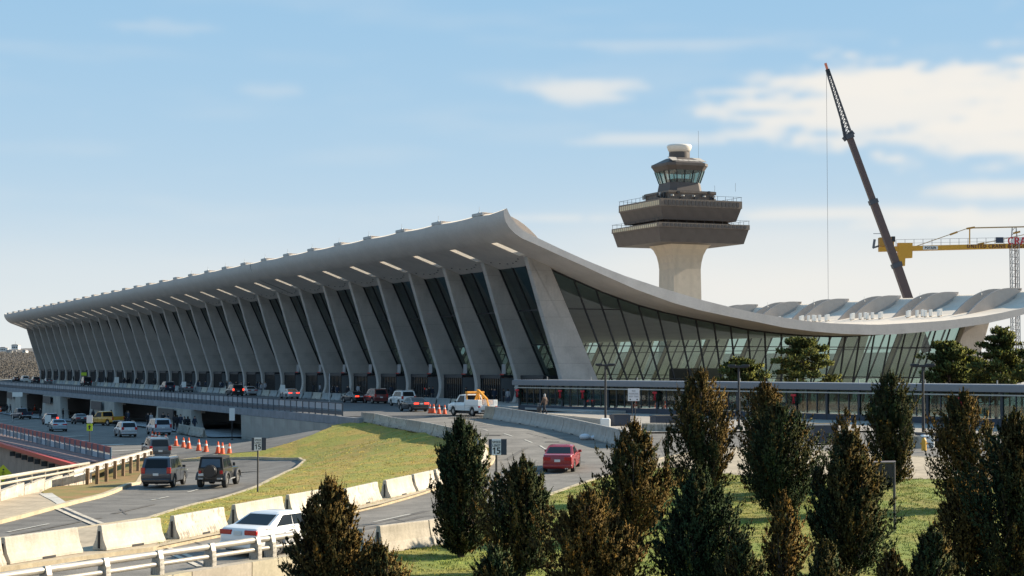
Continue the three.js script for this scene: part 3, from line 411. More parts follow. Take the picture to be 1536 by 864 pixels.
  const bayFrame = (() => { const l = []; for (const z of M3) l.push(bar(P(3.2, z), P(15.85, z), 0.13, 0.2)); for (const y of rowsY) l.push(bar(P(y, M3[0]), P(y, M3[3]), 0.14, 0.14)); l.push(bar(P(15.72, M3[0], -0.02), P(15.72, M3[3], -0.02), 0.2, 0.3)); return merge(l); })();
  const pane = (y0, y1, a, b) => slab(P(y0 + 0.06, a - 0.07), P(y0 + 0.06, b + 0.07), P(y1 - 0.06, b + 0.07), P(y1 - 0.06, a - 0.07), 0.02);
  const single = [0, 1, 2].map(c => quad(P(3.3, M3[c] - 0.07), P(3.3, M3[c + 1] + 0.07), P(15.6, M3[c + 1] + 0.07), P(15.6, M3[c] - 0.07)));
  const grid = []; for (let r = 0; r < 3; r++) for (let c = 0; c < 3; c++) grid.push(quad(P(rowsY[r] + 0.06, M3[c] - 0.07), P(rowsY[r] + 0.06, M3[c + 1] + 0.07), P(rowsY[r + 1] - 0.06, M3[c + 1] + 0.07), P(rowsY[r + 1] - 0.06, M3[c] - 0.07)));
  // entrance front at deck level: glazed screen with closely set mullions and a dark canopy band
  const scrX = 4.9; const scr = []; for (let k = 0; k <= 9; k++) scr.push(box(0.16, 3.0, 0.16, scrX, 1.6, -5.6 - k * 0.66)); scr.push(box(0.2, 0.2, 6.2, scrX, 3.12, -8.6)); const scrG = merge(scr);
  const canG = rbox(3.4, 0.26, 6.4, 0.05, 6.5, 3.3, -8.6), sidG = merge([box(0.2, 3.1, 10.9, 8.6, 1.6, -6.1), box(3.5, 3.0, 0.1, 6.7, 1.6, -5.5)]);
  const dpane = []; for (let k = 0; k < 9; k++) dpane.push(box(0.03, 2.75, 0.5, scrX, 1.6, -5.93 - k * 0.66));
  const warm = M(0.55, 0.42, 0.22, 0.6, { emissive: col(1.0, 0.72, 0.36), emissiveIntensity: 0.25 });
  const lampG = box(0.05, 0.7, 0.16, 8.45, 2.35, 0);
  const noticeG = box(0.06, 0.9, 0.42, 5.6, 3.6, 0);
  for (let n = 0; n < 31; n++) {
    const z = -BAY * n; const near = n < 12;
    const fr = part(term, 'window_frame', bayFrame, MAT.frame); fr.position.z = z;
    for (const g of near ? grid : single) { const p = part(term, 'window_pane', g, MAT.glassDark); p.position.z = z; }
    const en = part(term, 'entrance_screen', scrG, MAT.dark); en.position.z = z; part(en, 'canopy', canG, MAT.dark); part(en, 'inner_wall', sidG, pal(0.14, 0.15, 0.16));
    if (n < 20) for (const g of dpane) part(en, 'door_pane', g, MAT.glassDark);
    if (n < 14) for (let k = 0; k < 4; k++) { const l = part(en, 'lit_strip', lampG, warm); l.position.z = -6.4 - k * 0.9 - (n % 3) * 0.5; }
  }
  // --- end wall
  const tops = [3.4, 6.1, 8.76, 11.37, 14.0, 16.38, 18.9, 21.23, 23.55, 25.71, 27.98, 30.2, 32.4, 34.6, 36.8, 39, 41.11, 43.15, 45.2, 47.46, 49.65, 51.95, 54.1, 56.3, 58.2];
  const kTab = [[3, 0.463], [8.76, 0.385], [14, 0.32], [18.9, 0.237], [23.55, 0.146], [28, 0.08], [34, -0.03], [41, -0.16], [47.5, -0.25], [52, -0.33], [58.4, -0.47]];
  for (const zz of [-0.25, -31 * BAY + 0.25]) {
    const ex = (i, y) => { const t = tops[i], yt = underY(t); return t + (yt - y) * lerpTab(kTab, t); };
    tops.forEach((t, i) => { const m = part(term, 'mullion', bar(Vc(ex(i, 0.1), 0.1, zz), Vc(t, underY(t) - 0.02, zz), 0.14, 0.16), MAT.frame); });
    for (let i = 0; i < tops.length - 1; i++) {
      const ys = [0.2, 3.1, 6.7, 10.7].filter(y => y < Math.min(underY(tops[i]), underY(tops[i + 1])) - 0.8);
      for (let r = 0; r < ys.length; r++) { const last = r === ys.length - 1, y0 = ys[r] + 0.06; const t0 = last ? underY(tops[i]) - 0.02 : ys[r + 1] - 0.06, t1 = last ? underY(tops[i + 1]) - 0.02 : ys[r + 1] - 0.06; part(term, 'window_pane', quad(Vc(ex(i, y0) + 0.08, y0, zz), Vc(ex(i + 1, y0) - 0.08, y0, zz), Vc(ex(i + 1, t1) - 0.08, t1, zz), Vc(ex(i, t0) + 0.08, t0, zz)), MAT.glass); if (r) part(term, 'transom', bar(Vc(ex(i, ys[r]), ys[r], zz), Vc(ex(i + 1, ys[r]), ys[r], zz), 0.1, 0.1), MAT.frame); }
      part(term, 'head_frame', bar(Vc(tops[i], underY(tops[i]) - 0.08, zz), Vc(tops[i + 1], underY(tops[i + 1]) - 0.08, zz), 0.16, 0.2), MAT.frame);
    }
  }
  // --- rear glazing
  const rx = y => 53.4 + y * 0.475; const rb = [], rp = [];
  for (let k = 0; k <= 4; k++) { const z = -0.5 - k * (BAY - 1) / 4; rb.push(bar(Vc(rx(0.1), 0.1, z), Vc(rx(9.4), 9.4, z), 0.16, 0.16)); } for (const y of [3.1, 6.7]) rb.push(bar(Vc(rx(y), y, -0.5), Vc(rx(y), y, -BAY + 0.5), 0.1, 0.1)); rb.push(bar(Vc(rx(9.45), 9.45, -0.5), Vc(rx(9.45), 9.45, -BAY + 0.5), 0.2, 0.35)); const rbG = merge(rb);
  const rpG = quad(Vc(rx(0.1), 0.1, -0.5), Vc(rx(0.1), 0.1, -BAY + 0.5), Vc(rx(9.4), 9.4, -BAY + 0.5), Vc(rx(9.4), 9.4, -0.5));
  for (let n = 0; n < 31; n++) { const f = part(term, 'rear_frame', rbG, MAT.frame); f.position.z = -BAY * n; const p = part(f, 'rear_pane', rpG, MAT.glass); }
  // --- hall floor, counters and island blocks seen through the glass
  part(term, 'hall_floor', box(52, 0.16, 31 * BAY + 2, 32, 0.0, -15.5 * BAY), pal(0.40, 0.39, 0.37));
  for (let n = 0; n < 10; n++) { const z = -9 - n * 19; const c = part(term, 'ticket_counter', rbox(8, 2.3, 8, 0.15, 22, 1.2, z), pal(0.09, 0.10, 0.11)); part(c, 'fascia_sign', box(8.2, 0.5, 0.1, 22, 2.1, z + 4.1), pal(0.04, 0.07, 0.13)); }
  for (let n = 0; n < 4; n++) part(term, 'service_core', rbox(5, 4.2, 6, 0.2, 38, 2.1, -30 - n * 48), pal(0.13, 0.125, 0.12));
  part(term, 'plinth', box(60, 0.7, 31 * BAY + 1.4, 33.4, -0.44, -15.5 * BAY), MAT.column);
  top(term, 'airport_terminal', 'long concrete airport terminal with upswept hanging roof and leaning columns', 'terminal');
}
// small white ventilators on the sagging roof
for (let n = 0; n < 4; n++) for (let k = 0; k < 8; k++) {
  const lx = 56.2 + 0.35 * ((k * 5) % 3), lz = -BAY * n - 2.6 - Math.floor(k / 2) * 2.1 - (k % 2) * 0.62; const g = group(); const p = term.localToWorld(Vc(lx, upperY(lx), lz)); g.position.copy(p); g.rotation.y = TH;
  part(g, 'housing', rbox(0.36, 0.8, 0.28, 0.03, 0, 0.48, 0), MAT.white); part(g, 'foot', box(0.26, 0.16, 0.2, 0, 0.05, 0), pal(0.25, 0.2, 0.16));
  top(g, 'roof_ventilator', 'small white upright ventilator in the rows on the terminal roof', 'ventilator', 'ventilators on the terminal roof');
}
// lightning rods along the rims
for (let n = 0; n < 12; n++) for (const [lx, y] of [[-5.1, 20.8], [60.5, 13.2]]) { const p = term.localToWorld(Vc(lx, y, -BAY * n)); const g = group(p.x, p.y, p.z); part(g, 'rod', rod(Vc(0, -0.3, 0), Vc(0, 0.6, 0), 0.016, 5), MAT.steel); part(g, 'foot', cyl(0.09, 0.12, 0.12, 8), MAT.steel); top(g, 'lightning_rod', lx < 0 ? 'thin lightning rod on a fin of the front roof rim' : 'thin lightning rod on a fin of the rear roof rim', 'lightning rod', lx < 0 ? 'lightning rods along the front rim' : 'lightning rods along the rear rim'); }

{ const P = (U, V, y) => uv2w(U, V, y), l = []; for (let U = 150; U < 620; U += 20) l.push(quad(P(U, 137, -0.3), P(U + 20, 137, -0.3), P(U + 20, 480, -0.3), P(U, 480, -0.3), 6)); struct(new THREE.Mesh(merge(l), conc(0.46, 0.43, 0.38)), 'airfield_apron'); }
// ================================================================== GLAZED WALKWAY in front of the end wall
const WA = Vc(2.3, 0, -178), WB = Vc(46, 0, -119.5);
{
  const g = group(); g.position.copy(WA); const d = WB.clone().sub(WA), L = d.length(); g.rotation.y = Math.atan2(-d.z, d.x);   // local x runs from A to B
  const Y0 = 0.13, top0 = 2.45, H1 = 3.12; const fm = M(0.20, 0.20, 0.21, 0.6), postM = M(0.02, 0.028, 0.04, 0.5), roofM = M(0.16, 0.17, 0.19, 0.6);
  const R = part(g, 'canopy_roof', rbox(L + 1.2, 0.2, 4.6, 0.05, L / 2, H1 - 0.1, 0), roofM); part(R, 'fascia', rbox(L + 1.4, 0.5, 0.12, 0.03, L / 2, H1 - 0.3, 2.3), fm); part(R, 'fascia', rbox(L + 1.4, 0.62, 0.12, 0.03, L / 2, H1 - 0.42, -2.3), fm);
  part(R, 'soffit_strip', box(L + 1, 0.1, 0.5, L / 2, H1 - 0.78, 2.0), pal(0.42, 0.40, 0.36)); part(R, 'soffit', box(L + 0.6, 0.06, 3.5, L / 2, H1 - 0.3, -0.1), pal(0.3, 0.31, 0.32));
  part(g, 'base_wall', box(L, 0.55, 0.2, L / 2, Y0 + 0.2, 1.9), MAT.darkBlue); part(g, 'base_wall', box(L, 0.3, 0.2, L / 2, Y0 + 0.1, -1.9), MAT.darkBlue); part(g, 'floor', box(L, 0.1, 3.6, L / 2, Y0, 0), pal(0.25, 0.25, 0.25));
  const n = Math.round(L / 3.4), st = L / n; const pg = box(0.22, top0, 0.22, 0, Y0 + top0 / 2, 0), mg = box(0.09, top0 - 0.5, 0.1, 0, Y0 + top0 / 2 + 0.25, 0);
  for (let k = 0; k <= n; k++) for (const z of [1.9, -1.9]) { const p = part(g, 'post', pg, postM); p.position.set(k * st, 0, z); if (k < n) { for (const t of [0.36, 0.68]) { const m = part(g, 'mullion', mg, postM); m.position.set((k + t) * st, 0, z); } const cuts = [0.02, 0.36, 0.68, 0.98]; for (let c = 0; c < 3; c++) { const w = (cuts[c + 1] - cuts[c]) * st - 0.1; const q = part(g, 'glass_pane', box(w, top0 - 0.62, 0.02, (k + (cuts[c] + cuts[c + 1]) / 2) * st, Y0 + 0.5 + (top0 - 0.62) / 2, z), MAT.glassTeal); } } }
  for (let k = 0; k < n; k += 2) part(R, 'vent_pipe', rod(Vc(k * st + 0.8, H1, -1), Vc(k * st + 0.8, H1 + 0.3, -1), 0.05, 6), MAT.steel);
  top(g, 'glazed_walkway', 'low glazed walkway with flat dark roof in front of the terminal end', 'walkway');
  // holiday wreaths hung on its posts
  const along = px => { let lo = 0, hi = 1; for (let i = 0; i < 40; i++) { const m = (lo + hi) / 2, p = WA.clone().lerp(WB, m); (768 + F * p.x / -p.z) < px ? lo = m : hi = m; } return lo; };
  const green = M(0.015, 0.03, 0.015, 1), bow = M(0.55, 0.02, 0.03, 0.6), R2 = rng(5);
  const wreathLabels = ['beside the walking man', 'left of the tall lamp post', 'right of the tall lamp post', 'between the sign and the tall cedar', 'above the square blue planter', 'behind the bronze cedar'];
  [810, 860, 913, 1004, 1223, 1466].forEach((px, i) => {
    const t = along(px), p = g.localToWorld(Vc(Math.round(t * n) * st, 1.75, 2.08)); const w = group(p.x, p.y, p.z, g.rotation.y);
    const sp = []; for (let k = 0; k < 260; k++) { const a = R2() * 6.283, rr = 0.36 + (R2() - 0.5) * 0.26, b = Vc(Math.cos(a) * rr, Math.sin(a) * rr, (R2() - 0.5) * 0.22); const e = Vc((R2() - .5) * .22, (R2() - .5) * .22, (R2() - .5) * .22); sp.push(bar(b, b.clone().add(e), 0.03, 0.03)); }
    part(w, 'greenery', merge(sp), green); const bw = part(w, 'bow', merge([rbox(0.28, 0.2, 0.12, 0.05, -0.15, 0.32, 0.14), rbox(0.28, 0.2, 0.12, 0.05, 0.15, 0.32, 0.14)]), bow); part(bw, 'ribbon', merge([bar(Vc(0, 0.3, 0.15), Vc(-0.1, -0.4, 0.17), 0.1, 0.03), bar(Vc(0, 0.3, 0.15), Vc(0.12, -0.35, 0.17), 0.1, 0.03)]), bow);
    top(w, 'wreath', `green wreath with red bow on the walkway, ${wreathLabels[i]}`, 'wreath', 'wreaths on the walkway');
  });
}
// ================================================================== CONTROL TOWER
{
  const Z = 410, S = F / Z, y = py => CAMY + (549 - py) / S; const c = pxZ(1020, 450, Z); const g = group(c.x, 0, c.z, TH);
  const K = 1.30; const half = px => px / S / K / 2;
  const frus = (a0, y0, a1, y1, chamf = 0) => { const ring = (a, h) => chamf ? [[a, -a * (1 - chamf)], [a, a * (1 - chamf)], [a * (1 - chamf), a], [-a * (1 - chamf), a], [-a, a * (1 - chamf)], [-a, -a * (1 - chamf)], [-a * (1 - chamf), -a], [a * (1 - chamf), -a]].map(p => Vc(p[0], h, p[1])) : [[a, -a], [a, a], [-a, a], [-a, -a]].map(p => Vc(p[0], h, p[1])); const A = ring(a0, y0), B = ring(a1, y1), l = []; for (let i = 0; i < A.length; i++) { const j = (i + 1) % A.length; l.push(quad(A[j], A[i], B[i], B[j])); } for (let i = 1; i < A.length - 1; i++) { l.push(quad(A[0], A[i], A[i + 1], A[i + 1])); l.push(quad(B[0], B[i + 1], B[i], B[i])); } return merge(l); };
  const bz = M(0.125, 0.10, 0.088, 0.6, { map: T.cast }), bzL = M(0.22, 0.17, 0.135, 0.6, { map: T.concrete }), cr = conc(0.66, 0.57, 0.46, { map: T.plaster }), win = MAT.glass;
  const shaft = []; const prof = [[62, 560], [61, 448], [59.5, 404], [62, 394], [67, 384], [76, 375], [92, 367]]; for (let i = 0; i < prof.length - 1; i++) shaft.push(frus(half(prof[i][0]), i ? y(prof[i][1]) : -5, half(prof[i + 1][0]), y(prof[i + 1][1]))); part(g, 'shaft', merge(shaft), cr);
  const disc = (wTop, wBot, yT, yF, yB, nm, rows) => { const p = part(g, nm, frus(half(wBot), y(yB), half(wTop * 0.985), y(yF)), bz); part(p, 'flange', frus(half(wTop), y(yF), half(wTop), y(yT)), bzL); const a = half(wTop) + 0.04; const h = (y(yT) - y(yF));
    for (let s = 0; s < 4; s++) for (let k = 0; k < rows; k++) { const u = -a * 0.93 + (k + 0.5) * 2 * a * 0.93 / rows; const wg = box(2 * a / rows * 0.6, h * 0.62, 0.12, u, (y(yT) + y(yF)) / 2 - h * 0.02, a); wg.rotateY(s * Math.PI / 2); part(p, 'window', wg, s === 3 || s === 1 ? pal(0.62, 0.52, 0.36) : pal(0.05, 0.045, 0.045)); }  // window panes on the side faces painted cream to look lit, others dark
    const rl = []; for (let s = 0; s < 4; s++) { const b = [box(2 * a, 0.06, 0.06, 0, y(yT) + 0.95, a - 0.2)]; for (let k = 0; k <= 10; k++) b.push(box(0.06, 0.95, 0.06, -a + 0.2 + k * (2 * a - 0.4) / 10, y(yT) + 0.47, a - 0.2)); for (const q of b) { q.rotateY(s * Math.PI / 2); rl.push(q); } } part(p, 'railing', merge(rl), MAT.dark); return p; };
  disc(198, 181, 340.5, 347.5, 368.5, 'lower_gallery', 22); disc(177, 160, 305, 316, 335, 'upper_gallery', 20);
  part(g, 'neck', frus(half(150), y(341), half(120), y(330)), bz);
  const third = part(g, 'equipment_deck', frus(half(98), y(304), half(100), y(289)), bzL); part(third, 'flange', frus(half(103), y(292.5), half(103), y(289.5)), bzL);
  const R = rng(9); for (let k = 0; k < 26; k++) { const a = half(103) + 0.25, s = k % 4, u = (R() - 0.5) * 2 * a, q = box(0.3 + R() * 0.5, 0.4 + R() * 0.9, 0.4, u, mix(y(303), y(290), R()), a); q.rotateY(s * Math.PI / 2); part(third, 'equipment', q, R() < 0.4 ? pal(0.4, 0.37, 0.33) : MAT.dark); }
  for (let k = 0; k < 5; k++) { const u = mix(-0.9, 0.9, k / 4) * half(103); part(third, 'floodlight', cyl(0.35, 0.35, 0.3, 10, u, y(297), half(103) + 0.5), pal(0.6, 0.58, 0.52)); }
  part(g, 'cab_base', frus(half(72), y(289), half(66), y(275), 0.3), bz);
  const b0 = half(66), b1 = half(80), yb = y(275), yt = y(257); part(g, 'cab_glazing', frus(b0 * 0.99, yb, b1 * 0.99, yt, 0.3), new THREE.MeshPhysicalMaterial({ color: col(0.5, 0.62, 0.58), roughness: 0.04, transmission: 0.85, thickness: 0, side: THREE.DoubleSide }));
  for (let s = 0; s < 8; s++) for (let k = 0; k < 3; k++) { const ring = (a) => [[a, -a * 0.7], [a, a * 0.7], [a * 0.7, a], [-a * 0.7, a], [-a, a * 0.7], [-a, -a * 0.7], [-a * 0.7, -a], [a * 0.7, -a]]; const A = ring(b0), B = ring(b1), j = (s + 1) % 8, t = k / 3; if (s % 2 && k) continue; part(g, 'cab_mullion', bar(Vc(mix(A[s][0], A[j][0], t), yb, mix(A[s][1], A[j][1], t)), Vc(mix(B[s][0], B[j][0], t), yt, mix(B[s][1], B[j][1], t)), 0.22, 0.22), MAT.frame); }
  part(g, 'cab_console', frus(b0 * 0.6, yb - 0.5, b0 * 0.6, yb + 1.0, 0.3), MAT.dark);
  const rf = part(g, 'cab_roof', merge([frus(half(80) , y(257), half(89), y(250.5), 0.3), frus(half(91), y(250.5), half(91), y(246.5), 0.3), frus(half(90), y(246.5), half(44), y(237), 0.3)]), bz);
  for (let k = 0; k < 6; k++) { const q = slab(Vc(-0.9, 0, 0), Vc(0.9, 0, 0), Vc(0.7, 1.1, -2.6), Vc(-0.7, 1.1, -2.6), 0.12); q.translate(mix(-3.6, 3.6, k / 5), y(246) + 0.25, half(84) - 0.3); part(rf, 'roof_panel', q, pal(0.42, 0.38, 0.33)); }
  part(g, 'radome_neck', cyl(half(34) * 1.2, half(34) * 1.2, y(228) - y(238), 24, 0, (y(228) + y(238)) / 2, 0), bz);
  const lp = [[0.01, y(229.5)], [2.25, y(229.5)], [2.75, y(224)], [3.02, y(219)], [2.8, y(216.5)], [1.6, y(215.4)], [0.01, y(215.1)]].map(p => new THREE.Vector2(p[0] * 0.98, p[1])); part(g, 'radome', clean(new THREE.LatheGeometry(lp, 32)), M(0.72, 0.66, 0.58, 0.5));
  for (const [x, z, h] of [[4, 2, 7], [-12, 11, 2], [9.5, 9.5, 2], [6, 6, 1.6]]) part(g, 'antenna', rod(Vc(x, y(x === 4 ? 240 : x < 0 ? 341 : 290), z), Vc(x, y(x === 4 ? 240 : x < 0 ? 341 : 290) + h, z), 0.03, 5), MAT.dark);
  top(g, 'control_tower', 'airport control tower with stepped bronze galleries on a pale flared shaft', 'control tower');
}
// ================================================================== CRANES
const font = await new FontLoader().loadAsync('fonts/droid/droid_sans_bold.typeface.json');
function words(str, size, depth = 0.06) { const t = new TextGeometry(str, { font, size, depth, curveSegments: 3, bevelEnabled: false }); t.computeBoundingBox(); t.translate(-(t.boundingBox.min.x + t.boundingBox.max.x) / 2, -(t.boundingBox.min.y + t.boundingBox.max.y) / 2, 0); return clean(t); }
{
  const Z = 450, at = (x, y) => pxZ(x, y, Z); const o = at(1388, 560); o.y = -5.3; const g = group(o.x, o.y, o.z); const L = (x, y, dz = 0) => { const p = at(x, y).sub(o); p.z += dz; return p; };
  const foot = L(1390, 528), b1 = L(1345, 398), b2 = L(1310, 303), b3 = L(1274, 205), tip = L(1241, 104); const boomM = M(0.10, 0.065, 0.06, 0.5), steelD = M(0.06, 0.065, 0.08, 0.5);
  const bm = part(g, 'boom_section', bar(foot, b1, 2.2, 2.1), boomM); part(g, 'boom_section', bar(b1, b2, 1.9, 1.8), boomM); part(g, 'boom_section', bar(b2, b3, 1.6, 1.5), boomM);
  for (const [p, w] of [[b1, 2.5], [b2, 2.2], [b3, 2.1]]) part(bm, 'collar', bar(p.clone().add(Vc(0.2, -0.5, 0)), p.clone().add(Vc(-0.2, 0.6, 0)), w, w), steelD);
  const dir = tip.clone().sub(b3).normalize(), sx = Vc(dir.y, -dir.x, 0).normalize(); const N = 16; const chord = (t, i, j) => { const w = mix(0.75, 0.35, t); return b3.clone().lerp(tip, t).add(sx.clone().multiplyScalar(i * w)).add(Vc(0, 0, j * w)); };
  const lat = []; for (const i of [-1, 1]) for (const j of [-1, 1]) lat.push(bar(chord(0, i, j), chord(0.94, i, j), 0.22, 0.22)); for (let k = 0; k < N; k++) { const a = k / N * 0.94, b = (k + 1) / N * 0.94; for (const j of [-1, 1]) { lat.push(bar(chord(a, -1, j), chord(b, 1, j), 0.14, 0.14), bar(chord(b, 1, j), chord(b, -1, j), 0.12, 0.12)); } for (const i of [-1, 1]) lat.push(bar(chord(a, i, -1), chord(b, i, 1), 0.12, 0.12)); }
  part(g, 'lattice_jib', merge(lat), steelD); part(g, 'jib_hinge', merge([bar(b3.clone().add(Vc(-1.2, 0, 0)), chord(0.25, -1, 0), 0.5, 0.6), bar(b3.clone().add(Vc(-1.5, -0.8, 0)), b3.clone().add(Vc(1, 1.2, 0)), 1.0, 1.2)]), steelD);
  part(g, 'jib_head', bar(chord(0.9, 0, 0), chord(1.0, 0, 0), 0.95, 0.95), MAT.dark); part(g, 'tip_marker', bar(tip, tip.clone().add(Vc(-0.5, 1.6, 0)), 0.8, 0.5), M(0.75, 0.22, 0.12, 0.6));
  part(g, 'hoist_rope', rod(chord(0.97, -1.2, 0), L(1243, 520), 0.045, 5), steelD);
  part(g, 'superstructure', merge([rbox(7, 3, 3, 0.2, foot.x + 1.5, 3.2, 0), rbox(2, 2.4, 2.2, 0.2, foot.x - 3.4, 3, 1)]), M(0.35, 0.06, 0.04, 0.5)); part(g, 'carrier', rbox(14, 1.3, 2.8, 0.15, foot.x, 1.2, 0), steelD); for (let k = 0; k < 6; k++) { const w = cyl(0.65, 0.65, 2.9, 14); w.rotateX(Math.PI / 2); w.translate(foot.x - 6 + k * 2.4, 0.65, 0); part(g, 'wheel', w, MAT.rubber); }
  top(g, 'mobile_crane', 'dark telescopic mobile crane with lattice jib raised behind the terminal', 'crane');
}
{
  const Z = 480, S = F / Z, at = (x, y) => pxZ(x, y, Z); const o = at(1524, 560); o.y = -5.3; const g = group(o.x, o.y, o.z); const L = (x, y, dz = 0) => { const p = at(x, y).sub(o); p.z += dz; return p; };
  const Y = M(0.60, 0.30, 0.025, 0.5), Yd = M(0.42, 0.21, 0.03, 0.55), gr = M(0.30, 0.29, 0.28, 0.5);
  const jib = part(g, 'counter_jib', merge([bar(L(1318, 374), L(1640, 366), 1.6, 1.35)]), Y);
  // lettering painted on the beam: white maker's plate and the hire firm's name
  const plate = part(jib, 'name_plate', box(4.1, 0.95, 0.06, L(1394.5, 372).x, L(1394.5, 372).y, 0.86), MAT.white); const w1 = words('POTAIN', 0.62); w1.translate(L(1394.5, 372).x, L(1394.5, 372).y, 0.9); part(plate, 'lettering', w1, MAT.dark);
  const w2 = words('UNITED CRANE & RIGGING', 0.98); w2.scale(1.1, 1, 1); w2.translate(L(1500, 369.5).x + 0.2, L(1500, 369.6).y, 0.82); part(jib, 'lettering', w2, M(0.10, 0.03, 0.02, 0.6));
  part(g, 'winch_housing', merge([rbox(4.0, 2.4, 2.2, 0.1, L(1329, 366).x, L(1329, 363).y, 0), rbox(0.9, 2.6, 1.4, 0.1, L(1327, 352).x, L(1327, 353).y, 0)]), Yd); part(g, 'winch_motor', rbox(1.0, 1.5, 2.3, 0.1, L(1339, 360).x, L(1339, 359).y, 0), MAT.dark);
  part(g, 'access_ladder', merge([bar(L(1310, 372), L(1312, 359), 0.5, 0.6), bar(L(1309, 372), L(1318, 369), 0.3, 0.5), bar(L(1310, 350.5), L(1321, 350.5), 0.15, 0.15)]), pal(0.12, 0.13, 0.15));
  part(g, 'counterweight', prism([[L(1346, 400).x, L(0, 399).y], [L(1356.5, 400).x, L(0, 399).y], [L(1357, 388).x, L(0, 387.5).y], [L(1367.5, 388).x, L(0, 387).y], [L(1368, 366).x, L(0, 364.5).y], [L(1346.5, 366).x, L(0, 364.5).y]], 1.8), Y);
  const ties = part(g, 'tie_bar', merge([bar(L(1375, 369), L(1453, 342), 0.2, 0.2), bar(L(1453, 342), L(1640, 338), 0.34, 0.34), bar(L(1470, 366), L(1640, 330), 0.2, 0.2)]), pal(0.42, 0.28, 0.13)); part(ties, 'strut', bar(L(1454.5, 366), L(1454.5, 342), 0.28, 0.28), Y); part(ties, 'coupling', merge([bar(L(1425, 352), L(1436, 348), 0.5, 0.5), bar(L(1450, 343), L(1462, 341), 0.55, 0.5), bar(L(1467, 366.5), L(1476, 364.5), 0.5, 0.5), bar(L(1520, 350), L(1530, 347.5), 0.5, 0.5)]), Yd);
  const rl = [bar(L(1344, 359.5), L(1640, 354), 0.08, 0.08), bar(L(1344, 365), L(1640, 359.5), 0.06, 0.06)]; for (let x = 1344; x < 1640; x += 13.5) rl.push(bar(L(x, 369.5), L(x, mix(359.5, 354, (x - 1344) / 296)), 0.1, 0.1)); part(g, 'handrail', merge(rl), pal(0.16, 0.16, 0.17));
  const sg = part(g, 'sign_board', box(13, 1.7, 0.1, L(1551, 361).x, L(1551, 361.5).y, 0.9), pal(0.72, 0.70, 0.66)); const w3 = words('CRANE', 2.0); w3.translate(L(1534, 361).x, L(1534, 361.5).y, 0.98); part(sg, 'lettering', w3, M(0.50, 0.03, 0.04, 0.6)); part(g, 'sign_panel', box(2.1, 1.6, 0.1, L(1498, 361).x, L(1498, 360.5).y, 0.9), M(0.03, 0.04, 0.07, 0.6));
  const m0 = L(1524, 0), mast = []; const hw = 0.98, yT = L(0, 366).y; for (const i of [-1, 1]) for (const j of [-1, 1]) mast.push(box(0.2, yT, 0.2, i * hw, yT / 2, j * hw)); for (let k = 0; k < 24; k++) { const a = k / 24 * yT, b = (k + 1) / 24 * yT; for (const j of [-1, 1]) { mast.push(bar(Vc(-hw, a, j * hw), Vc(hw, b, j * hw), 0.1, 0.1), bar(Vc(-hw, b, j * hw), Vc(hw, b, j * hw), 0.1, 0.1), bar(Vc(j * hw, a, -hw), Vc(j * hw, b, hw), 0.1, 0.1)); } } part(g, 'mast', merge(mast), gr); part(g, 'mast_ladder', box(0.3, yT, 0.12, 0.1, yT / 2, 0.2), pal(0.2, 0.14, 0.12));
  const apex = []; for (const i of [-1, 1]) apex.push(bar(Vc(i * 0.9, yT, 0), Vc(i * 0.5, yT + 4.8, 0), 0.25, 0.25)); for (let k = 0; k < 4; k++) apex.push(bar(Vc(-0.9 + k * 0.1, yT + k * 1.2, 0), Vc(0.8 - k * 0.1, yT + (k + 1) * 1.2, 0), 0.14, 0.14)); part(g, 'apex_tower', merge(apex), gr);
  part(g, 'cab', rbox(1.6, 3.0, 1.6, 0.1, L(1541, 0).x, L(0, 388).y, 0.6), M(0.45, 0.05, 0.05, 0.5));
  top(g, 'tower_crane', 'yellow tower crane with lettered counter jib behind the terminal roof', 'crane');
}
// ================================================================== VEHICLES (local x forward, y up, z to the right hand side)
const paintM = (r, g, b, m = 0) => new THREE.MeshPhysicalMaterial({ color: col(r, g, b), roughness: 0.42, metalness: m, clearcoat: 0.8, clearcoatRoughness: 0.12, side: THREE.DoubleSide });
const VM = { glass: new THREE.MeshPhysicalMaterial({ color: col(0.012, 0.016, 0.02), roughness: 0.06, specularIntensity: 0.4, side: THREE.DoubleSide }), trim: M(0.022, 0.022, 0.024, 0.6), tail: M(0.42, 0.012, 0.012, 0.25), tailLit: M(0.6, 0.02, 0.01, 0.3, { emissive: col(1, 0.06, 0.03), emissiveIntensity: 1.2 }), head: M(0.7, 0.7, 0.68, 0.1), plate: M(0.62, 0.62, 0.6, 0.5), rim: M(0.45, 0.44, 0.43, 0.35, { metalness: 0.7 }), chrome: M(0.6, 0.6, 0.6, 0.2, { metalness: 0.9 }), amber: M(0.7, 0.2, 0.02, 0.3) };
const wheelCache = {};
function wheel(parent, x, z, r, w = 0.22) {
  const k = `${r}_${w}`; if (!wheelCache[k]) { const pr = [[r * 0.62, -w / 2], [r * 0.93, -w / 2], [r, -w / 2 + 0.04], [r, w / 2 - 0.04], [r * 0.93, w / 2], [r * 0.62, w / 2]].map(p => new THREE.Vector2(p[0], p[1])); const t = new THREE.LatheGeometry(pr, 20); t.rotateX(Math.PI / 2); const l = [cyl(r * 0.64, r * 0.64, w * 0.5, 18)]; l[0].rotateX(Math.PI / 2); for (let i = 0; i < 5; i++) { const b = box(r * 0.16, r * 1.1, w * 0.86, 0, 0, 0); b.rotateZ(i * Math.PI / 5); l.push(b); } const h = cyl(r * 0.2, r * 0.2, w * 0.94, 10); h.rotateX(Math.PI / 2); l.push(h); wheelCache[k] = [clean(t), merge(l)]; }
  const t = part(parent, 'wheel', wheelCache[k][0], MAT.rubber); part(t, 'rim', wheelCache[k][1], VM.rim); t.position.set(x, r, z); return t;
}
